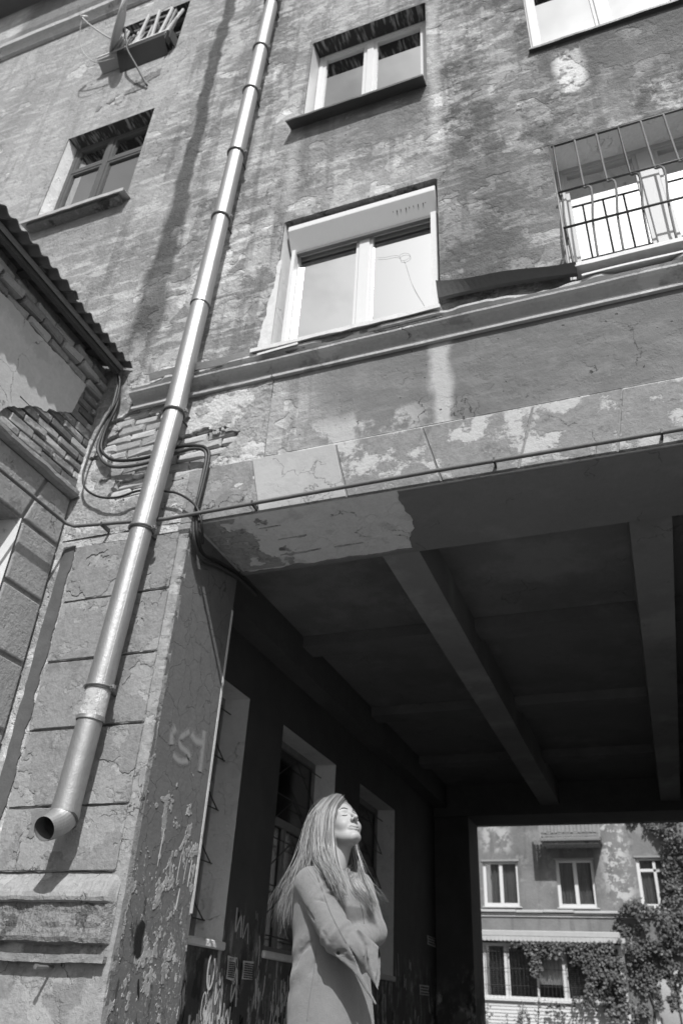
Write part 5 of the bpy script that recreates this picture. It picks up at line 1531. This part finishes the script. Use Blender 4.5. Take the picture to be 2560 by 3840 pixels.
# ------------------------------------------------------------------ the woman in the pale coat
def surface_nets(F, X, Y, Z):
    """mesh of the zero surface of F sampled on a rectilinear grid"""
    S = F < 0
    nx, ny, nz = F.shape
    acc = np.zeros((nx - 1, ny - 1, nz - 1, 3)); cnt = np.zeros((nx - 1, ny - 1, nz - 1))
    G3 = (X, Y, Z)
    edges = []
    for ax in range(3):
        lo = [slice(None)] * 3; hi = [slice(None)] * 3
        lo[ax] = slice(0, -1); hi[ax] = slice(1, None)
        cr_ = S[tuple(lo)] != S[tuple(hi)]
        idx = np.argwhere(cr_)
        a = F[tuple(lo)][cr_]; b = F[tuple(hi)][cr_]
        t = a / (a - b)
        P = np.empty((len(idx), 3))
        for k in range(3):
            g = G3[k]
            P[:, k] = g[idx[:, k]] if k != ax else g[idx[:, k]] * (1 - t) + g[idx[:, k] + 1] * t
        edges.append((ax, idx, a < 0))
        o1, o2 = [k for k in range(3) if k != ax]
        for d1 in (0, -1):
            for d2 in (0, -1):
                c = idx.copy(); c[:, o1] += d1; c[:, o2] += d2
                ok = (c >= 0).all(1) & (c[:, 0] < nx - 1) & (c[:, 1] < ny - 1) & (c[:, 2] < nz - 1)
                np.add.at(acc, tuple(c[ok].T), P[ok]); np.add.at(cnt, tuple(c[ok].T), 1)
    act = cnt > 0
    ids = -np.ones(cnt.shape, int); ids[act] = np.arange(act.sum())
    V = acc[act] / cnt[act][:, None]
    faces = []
    for ax, idx, inside in edges:
        o1, o2 = [(1, 2), (2, 0), (0, 1)][ax]
        q = []
        ok = np.ones(len(idx), bool)
        for d1, d2 in ((0, 0), (-1, 0), (-1, -1), (0, -1)):
            c = idx.copy(); c[:, o1] += d1; c[:, o2] += d2
            g_ = (c >= 0).all(1) & (c[:, 0] < nx - 1) & (c[:, 1] < ny - 1) & (c[:, 2] < nz - 1)
            ok &= g_
            c = np.clip(c, 0, [nx - 2, ny - 2, nz - 2])
            q.append(ids[tuple(c.T)])
        q = np.stack(q, 1)
        q = np.where(inside[:, None], q, q[:, ::-1])[ok]
        faces.append(q)
    return V, np.concatenate(faces)

def smin(a, b, k):
    h = np.clip(0.5 + 0.5 * (b - a) / k, 0, 1)
    return b * (1 - h) + a * h - k * h * (1 - h)
def smax(a, b, k): return -smin(-a, -b, k)
def ell(P, c, r_):
    q = [(P[i] - c[i]) / r_[i] for i in range(3)]
    k0 = np.sqrt(q[0] ** 2 + q[1] ** 2 + q[2] ** 2)
    q2 = [(P[i] - c[i]) / r_[i] ** 2 for i in range(3)]
    k1 = np.sqrt(q2[0] ** 2 + q2[1] ** 2 + q2[2] ** 2) + 1e-9
    return k0 * (k0 - 1) / k1
def cap(P, a, b, ra, rb):
    a = np.array(a, float); b = np.array(b, float); d_ = b - a; L2 = float(d_ @ d_)
    t = np.clip(((P[0] - a[0]) * d_[0] + (P[1] - a[1]) * d_[1] + (P[2] - a[2]) * d_[2]) / L2, 0, 1)
    dist = np.sqrt((P[0] - a[0] - t * d_[0]) ** 2 + (P[1] - a[1] - t * d_[1]) ** 2 + (P[2] - a[2] - t * d_[2]) ** 2)
    return dist - (ra + (rb - ra) * t)

def at(x, z, y):
    """a point read off the figure's own upright plane (y = 3.55), carried to depth y"""
    s_ = y / 3.55
    return np.array([x * s_, y, 0.8 + (z - 0.8) * s_])

HC = np.array([-1.350, 3.560, 1.526])
yaw, pit = math.radians(34), math.radians(31)
hf = np.array([math.cos(yaw) * math.cos(pit), -math.sin(yaw) * math.cos(pit), math.sin(pit)])
hr = np.array([-math.sin(yaw), -math.cos(yaw), 0.0])
hu = np.cross(hr, hf)
def head_local(P):
    D = [P[i] - HC[i] for i in range(3)]
    return (sum(D[i] * hf[i] for i in range(3)), sum(D[i] * hr[i] for i in range(3)), sum(D[i] * hu[i] for i in range(3)))
def head_world(f_, r_, u_): return HC + hf * f_ + hr * r_ + hu * u_

def skull(Q): return ell(Q, (-0.012, 0, 0.035), (0.098, 0.074, 0.088))
def head_sdf(P):
    Q = head_local(P); A = (Q[0], np.abs(Q[1]), Q[2])
    F = skull(Q)
    F = smin(F, ell(Q, (0.026, 0, -0.030), (0.062, 0.057, 0.080)), 0.035)
    F = smin(F, cap(A, (0.000, 0.050, -0.050), (0.062, 0.016, -0.100), 0.020, 0.017), 0.025)
    F = smin(F, ell(Q, (0.073, 0, -0.098), (0.017, 0.020, 0.016)), 0.016)
    F = smin(F, ell(A, (0.056, 0.036, -0.034), (0.026, 0.024, 0.024)), 0.018)      # cheeks, lifted by the smile
    F = smin(F, cap(A, (0.080, 0.010, 0.034), (0.062, 0.046, 0.032), 0.010, 0.010), 0.016)   # brow ridge
    F = smax(F, -ell(A, (0.094, 0.031, 0.010), (0.017, 0.016, 0.011)), 0.012)      # eye hollows
    F = smin(F, ell(A, (0.0665, 0.031, 0.007), (0.0155, 0.0165, 0.0125)), 0.004)   # closed lids
    F = smin(F, cap(Q, (0.084, 0, 0.022), (0.110, 0, -0.024), 0.0065, 0.0085), 0.010)   # nose bridge
    F = smin(F, ell(Q, (0.110, 0, -0.026), (0.0115, 0.0105, 0.010)), 0.007)
    F = smin(F, ell(A, (0.098, 0.0135, -0.031), (0.010, 0.0065, 0.0075)), 0.006)
    F = smax(F, -ell(A, (0.1065, 0.0070, -0.0395), (0.0060, 0.0036, 0.0075)), 0.002)   # nostrils
    F = smin(F, ell(Q, (0.079, 0, -0.060), (0.015, 0.028, 0.016)), 0.010)
    F = smin(F, cap(A, (0.0905, 0.0, -0.0605), (0.081, 0.024, -0.0625), 0.0040, 0.002), 0.004)
    F = smin(F, cap(A, (0.0885, 0.0, -0.0720), (0.081, 0.020, -0.0685), 0.0045, 0.002), 0.004)
    F = smax(F, -cap(A, (0.097, 0.0, -0.0668), (0.081, 0.030, -0.0585), 0.0022, 0.0018), 0.002)   # closed mouth
    F = smax(F, -cap(A, (0.093, 0.024, -0.040), (0.083, 0.036, -0.062), 0.0025, 0.0015), 0.006)   # smile fold
    return F
NECK_B = np.array([-1.385, 3.555, 1.300])
def body_sdf(P):
    F = head_sdf(P)
    F = smin(F, cap(P, head_world(-0.028, 0, -0.055), NECK_B, 0.050, 0.058), 0.022)
    z = P[2]
    ca, sa = math.cos(math.radians(30)), math.sin(math.radians(30))
    X = P[0] + 1.385; Y = P[1] - 3.555
    pf = X * ca - Y * sa; pl = -X * sa - Y * ca
    zt = [0.78, 0.92, 1.05, 1.18, 1.27, 1.33]; aa = [0.105, 0.10, 0.085, 0.105, 0.085, 0.04]; bb = [0.165, 0.16, 0.13, 0.15, 0.165, 0.06]
    a = np.interp(z, zt, aa); b = np.interp(z, zt, bb)
    T = (np.sqrt((pf / a) ** 2 + (pl / b) ** 2) - 1) * np.minimum(a, b)
    T = np.maximum(np.maximum(T, 0.76 - z), z - 1.335)
    F = smin(F, T, 0.03)
    for s_ in (-1, 1):
        hx = -1.385 - sa * 0.085 * s_; hy = 3.555 - ca * 0.085 * s_
        F = smin(F, cap(P, (hx, hy, 0.84), (hx + 0.01, hy, 0.47), 0.080, 0.052), 0.03)
        F = smin(F, cap(P, (hx + 0.01, hy, 0.47), (hx - 0.01, hy, 0.07), 0.050, 0.034), 0.02)
        F = smin(F, cap(P, (hx - 0.02, hy, 0.055), (hx + 0.13, hy - 0.075, 0.035), 0.036, 0.030), 0.02)
    return F
def axis(segs):
    out_ = []
    for a, b, s_ in segs:
        n = max(1, int(round((b - a) / s_))); out_ += list(np.linspace(a, b, n, endpoint=False))
    return np.array(out_ + [segs[-1][1]])
gx = axis([(-1.62, -1.46, .012), (-1.46, -1.21, .0026), (-1.21, -1.14, .012)])
gy = axis([(3.32, 3.44, .010), (3.44, 3.66, .0026), (3.66, 3.76, .012)])
gz_ = axis([(-0.02, 1.26, .016), (1.26, 1.40, .006), (1.40, 1.65, .0026), (1.65, 1.68, .006)])
PX = np.meshgrid(gx, gy, gz_, indexing='ij')
V, Fc = surface_nets(body_sdf(PX), gx, gy, gz_)
woman = thing('person', (-1.385, 3.555, 0.0), 'long-haired woman in a pale coat, eyes closed, face lifted to the sun', 'person')
mb = MB(); mb.v = [tuple(v) for v in V]; mb.f = [tuple(int(i) for i in q) for q in Fc]
body = mb.build('body', M['skin'], woman, smooth=True, fix=False)

def on_face(r_, u_, out_=0.0006):
    fs_ = np.linspace(0.16, 0.0, 400)
    W = HC[:, None] + hf[:, None] * fs_ + hr[:, None] * r_ + hu[:, None] * u_
    F = head_sdf(W)
    k = int(np.argmax(F < 0))
    return head_world(fs_[k] + out_, r_, u_)
for s_ in (1, -1):
    br = [on_face(s_ * a, b) for a, b in ((0.014, 0.030), (0.024, 0.036), (0.036, 0.038), (0.047, 0.033))]
    MB().tube(smooth_path(br, 4), [0.0026] * 4 + [0.0034] * 5 + [0.0016] * 4, 6).build('eyebrow', M['brow'], body, smooth=True)
    ls = [on_face(s_ * a, b) for a, b in ((0.019, 0.0035), (0.026, -0.0005), (0.034, -0.001), (0.043, 0.0025))]
    MB().tube(smooth_path(ls, 4), 0.0023, 5).build('eyelashes', M['brow'], body, smooth=True)
mo = [on_face(a, -0.0668 + 0.0075 * (abs(a) / .027) ** 1.6, 0.0008) for a in (-0.027, -0.018, -0.008, 0.0, 0.008, 0.018, 0.027)]
MB().tube(smooth_path(mo, 4), 0.0018, 5).build('mouth', M['lips'], body, smooth=True)

# coat
def poly2(px, pz, poly):
    """signed distance to a 2-D polygon"""
    d_ = np.full(px.shape, 1e9); ins = np.zeros(px.shape, bool); n = len(poly)
    for i in range(n):
        ax, az_ = poly[i]; bx_, bz = poly[(i + 1) % n]
        ex, ez = bx_ - ax, bz - az_; wx, wz = px - ax, pz - az_
        t = np.clip((wx * ex + wz * ez) / (ex * ex + ez * ez), 0, 1)
        d_ = np.minimum(d_, (wx - ex * t) ** 2 + (wz - ez * t) ** 2)
        c = ((az_ > pz) != (bz > pz)) & (px < ex * (pz - az_) / (ez if abs(ez) > 1e-12 else 1e-12) + ax)
        ins ^= c
    return np.where(ins, -np.sqrt(d_), np.sqrt(d_))
def coat_base(P):
    x, y, z = P
    ca, sa = math.cos(math.radians(30)), math.sin(math.radians(30))
    X = x + 1.378; Y = y - 3.555
    pf = X * ca - Y * sa; pl = -X * sa - Y * ca                       # forward, towards her right (camera side)
    zt = [0.45, 0.62, 0.78, 0.92, 1.04, 1.12, 1.19, 1.26, 1.315, 1.345]
    aa = [0.180, 0.166, 0.155, 0.148, 0.142, 0.150, 0.160, 0.150, 0.105, 0.066]
    bb = [0.205, 0.195, 0.186, 0.180, 0.174, 0.180, 0.187, 0.190, 0.150, 0.070]
    off = [0.045, 0.040, 0.034, 0.020, 0.008, 0.012, 0.020, 0.010, 0.000, 0.0]
    a = np.interp(z, zt, aa); b = np.interp(z, zt, bb); o = np.interp(z, zt, off)
    ang = np.arctan2(pl / b, (pf - o) / a)
    fold = 0.006 * np.sin(ang * 5 + 3.0 * z) * np.clip((1.0 - z) / 0.3, 0, 1) + 0.004 * np.sin(22 * z + 5 * ang) * np.exp(-((z - 1.03) / 0.08) ** 2)
    drag_ = (x + 1.52) * 0.75 - (z - 0.98)                             # folds dragged from the small of the back
    fold = fold + 0.0065 * np.sin(drag_ * 50) * np.exp(-((z - 0.98) / 0.09) ** 2) * np.exp(-((x + 1.46) / 0.06) ** 2) * (pl > 0)
    T = (np.sqrt(((pf - o) / a) ** 2 + (pl / b) ** 2) - 1) * np.minimum(a, b) + fold
    # back-of-waist drag fold seen in the near side
    T = np.maximum(np.maximum(T, 0.46 - z), z - 1.345)
    F = T
    # shoulders
    sh_n = at(-1.478, 1.292, 3.415); el_n = at(-1.342, 1.088, 3.335); wr_n = at(-1.218, 1.020, 3.345)
    F = smin(F, cap(P, (-1.40, 3.53, 1.318), sh_n, 0.052, 0.060), 0.04)
    sh_f = np.array([-1.300, 3.690, 1.292]); el_f = np.array([-1.205, 3.615, 1.110]); wr_f = np.array([-1.235, 3.45, 1.055])
    F = smin(F, cap(P, (-1.37, 3.58, 1.318), sh_f, 0.052, 0.058), 0.04)
    arm = cap(P, sh_n, el_n, 0.070, 0.066)
    # crumples on the inner elbow and along the sleeve
    s_ax = (x - sh_n[0]) * (el_n[0] - sh_n[0]) + (z - sh_n[2]) * (el_n[2] - sh_n[2])
    L_ = np.hypot(el_n[0] - sh_n[0], el_n[2] - sh_n[2]); t = s_ax / L_ ** 2
    across = (x - sh_n[0]) * 0.83 + (z - sh_n[2]) * 0.56
    arm = arm + 0.0045 * np.sin(t * 34 + across * 70) * np.exp(-((t - 0.30) / 0.22) ** 2) * np.clip(across * 14 + 0.3, 0, 1) + 0.006 * np.sin(t * 34 + across * 40) * np.exp(-((t - 1.0) / 0.16) ** 2)
    fore = cap(P, el_n, wr_n, 0.060, 0.050) + 0.003 * np.sin(x * 90 + z * 55)
    arm = smin(arm, fore, 0.025)
    F = smin(F, arm, 0.010)
    F = smin(F, cap(P, sh_f, el_f, 0.066, 0.060), 0.02)
    F = smin(F, cap(P, el_f, wr_f, 0.058, 0.056), 0.02)
    # split bell cuff: two hanging panels
    sc = y / 3.55
    xp = x / sc; zp = 0.8 + (z - 0.8) / sc
    low = poly2(xp, zp, [(-1.365, 1.030), (-1.300, 1.052), (-1.162, 0.846), (-1.180, 0.868), (-1.262, 0.962)]) - 0.004
    low = np.maximum(low, np.abs(y - (3.318 + 0.25 * (xp + 1.30) * 0.4)) - 0.013)
    up_ = poly2(xp, zp, [(-1.292, 1.082), (-1.245, 1.112), (-1.160, 1.050), (-1.138, 0.985), (-1.133, 0.925), (-1.149, 0.884)]) - 0.004
    up_ = np.maximum(up_, np.abs(y - (3.325 + 0.3 * (xp + 1.25) * 0.5 + 0.013 * np.sin(xp * 75 + zp * 25))) - 0.015)
    F = smin(F, low, 0.008); F = smin(F, up_, 0.008)
    # the slit itself
    slit = poly2(xp, zp, [(-1.294, 1.060), (-1.150, 0.893), (-1.150, 0.84), (-1.158, 0.848)])
    slit = np.maximum(slit, np.maximum(y - 3.43, 3.20 - y))
    F = np.maximum(F, -slit)
    # neck opening and collar
    F = smax(F, -cap(P, NECK_B + np.array([0, 0, 0.0]), HC + np.array([-0.02, 0, -0.06]), 0.064, 0.066), 0.006)
    return F
CREASES = [([(-1.528, 0.969), (-1.509, 1.018), (-1.465, 1.057)], 0.009), ([(-1.456, 0.947), (-1.438, 0.985), (-1.406, 1.003)], 0.008), ([(-1.358, 1.009), (-1.331, 1.025), (-1.305, 1.031)], 0.007), ([(-1.292, 1.077), (-1.29, 1.1), (-1.275, 1.11)], 0.007), ([(-1.407, 1.256), (-1.351, 1.241)], 0.005), ([(-1.455, 1.227), (-1.391, 1.218)], 0.004), ([(-1.195, 1.054), (-1.185, 1.009), (-1.166, 0.96)], 0.007), ([(-1.215, 1.058), (-1.205, 0.982)], 0.006), ([(-1.53, 1.217), (-1.487, 1.184), (-1.458, 1.149)], 0.006), ([(-1.412, 1.103), (-1.38, 1.062)], 0.006)]
_cr = []
for pts_, r_ in CREASES:
    Q_ = []
    for (a_, b_) in pts_:
        ys = np.linspace(3.22, 3.75, 500)
        W = np.stack([at(a_, b_, y) for y in ys], 1)
        k_ = int(np.argmax(coat_base(W) < 0)); Q_.append(at(a_, b_, ys[k_] - 0.003))
    for q0, q1 in zip(Q_, Q_[1:]): _cr.append((q0, q1, r_))
def coat_sdf(P):
    F = coat_base(P)
    for q0, q1, r_ in _cr: F = smax(F, -cap(P, q0, q1, r_ * 0.8, r_), 0.007)
    return F
cx_ = np.arange(-1.62, -1.08, .0052); cy_ = np.arange(3.22, 3.82, .0060); cz_ = axis([(0.43, 0.74, .014), (0.74, 1.38, .0052)])
PC = np.meshgrid(cx_, cy_, cz_, indexing='ij')
V, Fc = surface_nets(coat_sdf(PC), cx_, cy_, cz_)
mb = MB(); mb.v = [tuple(v) for v in V]; mb.f = [tuple(int(i) for i in q) for q in Fc]
coat = mb.build('coat', M['coat'], woman, smooth=True, fix=False)
def on_coat(x, z, out_=0.0008):
    """front-most coat point seen from the yard at figure-plane position (x, z)"""
    ys = np.linspace(3.22, 3.75, 500)
    W = np.stack([at(x, z, y) for y in ys], 1)
    F = coat_sdf(W); k = int(np.argmax(F < 0))
    return tuple(at(x, z, ys[k] - out_))
def seam(name, pts, rad, mat):
    P = [on_coat(p.x, p.y) for p in smooth_path([(a, b, 0) for a, b in pts], 5)]
    MB().tube(P, rad, 5).build(name, mat, coat, smooth=True)
seam('sleeve_seam', [(-1.462, 1.345), (-1.42, 1.26), (-1.378, 1.176), (-1.335, 1.11), (-1.300, 1.062)], 0.0018, M['seam'])
seam('placket_seam', [(-1.295, 1.305), (-1.26, 1.25), (-1.233, 1.19), (-1.222, 1.135)], 0.0020, M['seam'])
seam('side_seam', [(-1.435, 1.05), (-1.44, 0.95), (-1.452, 0.86), (-1.458, 0.775)], 0.0011, M['seam'])
# stand collar
ring = []
for t in np.linspace(0, 2 * math.pi, 41):
    d_ = Vector((0, 0, 1)); ax = Vector(HC) - Vector(NECK_B)
    ring.append((NECK_B[0] + 0.008 + 0.067 * math.cos(t), NECK_B[1] - 0.003 + 0.066 * math.sin(t), 1.338 - 0.016 * math.cos(t) + 0.012 * math.sin(t)))
MB().tube(ring, 0.0085, 8, cap=False).build('collar', M['coat'], coat, smooth=True)
for s_ in (-1, 1):
    hx = -1.385 - 0.5 * 0.085 * s_; hy = 3.555 - 0.866 * 0.085 * s_
    MB().tube(smooth_path([(hx - 0.055, hy + .03, 0.045), (hx, hy, 0.055), (hx + 0.10, hy - 0.058, 0.042), (hx + 0.165, hy - 0.095, 0.030)], 4), [0.040] * 5 + [0.044] * 4 + [0.038] * 3 + [0.02], 14, flat=0.9).build('shoe', M['shoe'], woman, smooth=True)

# hair: a cap close to the skull, and long strands
def cap_sdf(P):
    Q = head_local(P)
    F = ell(Q, (-0.013, 0, 0.034), (0.107, 0.083, 0.099))
    F = smax(F, Q[0] - (0.028 + 0.52 * Q[2]), 0.006)
    back = cap(P, head_world(-0.06, 0, 0.02), (-1.445, 3.56, 1.37), 0.068, 0.048)
    F = smin(F, back, 0.04)
    F = smax(F, -(cap(P, head_world(0.01, 0, -0.06), NECK_B, 0.058, 0.06)), 0.01)
    return smax(F, 1.36 - P[2], 0.01)
hx_ = np.arange(-1.58, -1.20, .005); hy_ = np.arange(3.42, 3.72, .005); hz_ = np.arange(1.34, 1.69, .005)
PH = np.meshgrid(hx_, hy_, hz_, indexing='ij')
Vh, Fh = surface_nets(cap_sdf(PH), hx_, hy_, hz_)
hv = [Vh]; hfc = [Fh]; tone = [0.22 + 0.25 * fbm(Vh[:, 0] * 60, Vh[:, 2] * 6, 3, 3)]
nv = len(Vh)
def G_(pts): return np.array([at(*p) for p in pts])
def resample(P, n):
    P = np.array([tuple(v) for v in smooth_path([tuple(p) for p in P], 8)])
    L = np.concatenate([[0], np.cumsum(np.linalg.norm(np.diff(P, axis=0), axis=1))]); t = np.linspace(0, L[-1], n)
    return np.stack([np.interp(t, L, P[:, k]) for k in range(3)], 1)
SH = [0.0, 0.006, 0.014, 0.022, 0.024, 0.022]
near = [G_([(-1.340, 1.655, 3.545), (-1.372, 1.612, 3.485), (-1.386, 1.54, 3.468), (-1.378, 1.465, 3.466), (-1.366, 1.385, 3.44), (-1.340, 1.315, 3.38), (-1.312, 1.258, 3.35), (-1.300, 1.222, 3.35)]),
        G_([(-1.365, 1.672, 3.545), (-1.415, 1.61, 3.472), (-1.426, 1.53, 3.452), (-1.422, 1.45, 3.452), (-1.400, 1.375, 3.41), (-1.362, 1.31, 3.37), (-1.332, 1.255, 3.34), (-1.310, 1.20, 3.34)]),
        G_([(-1.395, 1.672, 3.545), (-1.455, 1.61, 3.475), (-1.468, 1.53, 3.452), (-1.462, 1.45, 3.45), (-1.445, 1.39, 3.41), (-1.405, 1.335, 3.36), (-1.37, 1.285, 3.34), (-1.345, 1.235, 3.33)]),
        G_([(-1.425, 1.664, 3.55), (-1.488, 1.60, 3.49), (-1.502, 1.51, 3.47), (-1.500, 1.435, 3.46), (-1.492, 1.385, 3.43), (-1.462, 1.345, 3.38), (-1.425, 1.31, 3.34), (-1.40, 1.27, 3.33)]),
        G_([(-1.445, 1.655, 3.56), (-1.512, 1.585, 3.52), (-1.528, 1.49, 3.50), (-1.532, 1.41, 3.50), (-1.55, 1.335, 3.50), (-1.575, 1.26, 3.51), (-1.59, 1.18, 3.52), (-1.585, 1.125, 3.52)]),
        G_([(-1.455, 1.645, 3.58), (-1.522, 1.57, 3.56), (-1.540, 1.47, 3.55), (-1.556, 1.385, 3.55), (-1.600, 1.305, 3.55), (-1.640, 1.22, 3.56), (-1.646, 1.155, 3.56), (-1.615, 1.115, 3.57)])]
farg = [G_([(-1.335, 1.645, 3.60), (-1.300, 1.54, 3.66), (-1.282, 1.45, 3.665), (-1.262, 1.385, 3.66), (-1.240, 1.32, 3.62), (-1.205, 1.258, 3.55), (-1.170, 1.205, 3.50), (-1.148, 1.176, 3.48)]),
        G_([(-1.355, 1.645, 3.61), (-1.320, 1.54, 3.67), (-1.300, 1.45, 3.67), (-1.280, 1.37, 3.665), (-1.258, 1.30, 3.62), (-1.225, 1.24, 3.55), (-1.195, 1.20, 3.50), (-1.180, 1.172, 3.48)])]
for k_, g_ in enumerate(near):                      # draw the mass in closer to the head and neck
    g_[:, 0] += SH[k_] * np.array([0.7, 1, 1, 1.1, 1.4, 1.6, 1.6, 1.5])
hrng = np.random.default_rng(77)
NS = 18
def strands(guides, n, jit, wid, tone_lo, tone_hi, fly=0.0, wts=None, short=1.0):
    global nv
    R_ = [resample(g, NS) for g in guides]; K = len(R_)
    ww = np.linspace(0, 1, NS)
    for q in range(n):
        u_ = hrng.uniform(0, K - 1); 
        if wts is not None: u_ = np.interp(hrng.uniform(), wts, np.arange(K))
        i = min(int(u_), K - 2); w = u_ - i
        P = R_[i] * (1 - w) + R_[i + 1] * w
        clump = (np.round(u_ * 9) / 9 - u_)
        if 0 <= i < K - 1: P = P + (R_[i + 1] - R_[i]) * clump * (0.45 * ww[:, None] ** 0.8)
        j = hrng.normal(0, 1, 3) * jit
        P = P + j * (0.35 + 0.9 * ww[:, None])
        ph = hrng.uniform(0, 6.28); amp = hrng.uniform(0.001, 0.004) * (1 + 4 * fly)
        P[:, 0] += amp * np.sin(ww * 7 + ph) * ww; P[:, 1] += amp * np.cos(ww * 6 + ph) * ww; P[:, 2] += amp * np.sin(ww * 5 + 2 * ph) * ww
        if fly:
            P += hrng.normal(0, 1, 3) * fly * 0.02 * (ww[:, None] ** 1.5) + hrng.normal(0, .003, 3) * fly * np.sin(ww * 9 + ph)[:, None]
        m_ = int(NS * short * hrng.uniform(0.80, 1.0)); m_ = max(7, m_)
        P = P[:m_]
        # stay outside the coat
        for _ in range(10):
            d_ = coat_base((P[:, 0], P[:, 1], P[:, 2]))
            bad = d_ < 0.004
            if not bad.any(): break
            P[bad, 1] -= 0.010
        T = np.gradient(P, axis=0); T /= np.linalg.norm(T, axis=1)[:, None] + 1e-9
        A = np.cross(T, hrng.normal(0, 1, 3)); A /= np.linalg.norm(A, axis=1)[:, None] + 1e-9
        B = np.cross(T, A)
        rad = wid * hrng.uniform(0.6, 1.3) * (1 - 0.75 * (np.arange(m_) / (m_ - 1)) ** 3)
        ringv = np.stack([P + (A * math.cos(a) + B * math.sin(a)) * rad[:, None] for a in (0, 2.094, 4.189)], 1).reshape(-1, 3)
        f_ = []
        for s2 in range(m_ - 1):
            for k in range(3):
                k2 = (k + 1) % 3
                f_.append((nv + s2 * 3 + k, nv + s2 * 3 + k2, nv + s2 * 3 + 3 + k2, nv + s2 * 3 + 3 + k))
        hv.append(ringv); hfc.append(np.array(f_))
        tn = np.clip(1.5 * (vnoise(u_ * 15.0, 0.5, 9) - 0.5) + 0.52 + 0.75 * (hrng.uniform() - .5), 0, 1)
        prof_ = 0.55 + 0.45 * np.interp(ww[:m_], [0, 0.18, 0.35, 1], [0.0, 0.55, 1, 1])
        tone.append(np.repeat((tone_lo + (tone_hi - tone_lo) * tn) * prof_, 3))
        nv += len(ringv)
strands(near[:4], 1350, 0.0060, 0.0012, 0.0, 1.0)
strands(near[3:5], 170, 0.005, 0.0012, 0.0, 0.7, short=0.5)
strands(near[4:], 250, 0.011, 0.0011, 0.1, 1.0, fly=0.45)
strands(near[4:], 260, 0.017, 0.0008, 0.5, 1.0, fly=1.5)
strands(near[:4], 170, 0.011, 0.0008, 0.6, 1.0, fly=0.7)
strands(farg, 400, 0.008, 0.0012, 0.0, 0.95, fly=0.2)
strands(farg, 80, 0.012, 0.0008, 0.5, 1.0, fly=0.9)
mb = MB(); mb.v = [tuple(v) for v in np.concatenate(hv)]; mb.f = [tuple(int(i) for i in q) for a in hfc for q in a]
hair = mb.build('hair', M['hair'], woman, smooth=True, fix=False)
at_ = hair.data.attributes.new('tone', 'FLOAT', 'POINT')
at_.data.foreach_set('value', np.concatenate(tone).astype(np.float32))
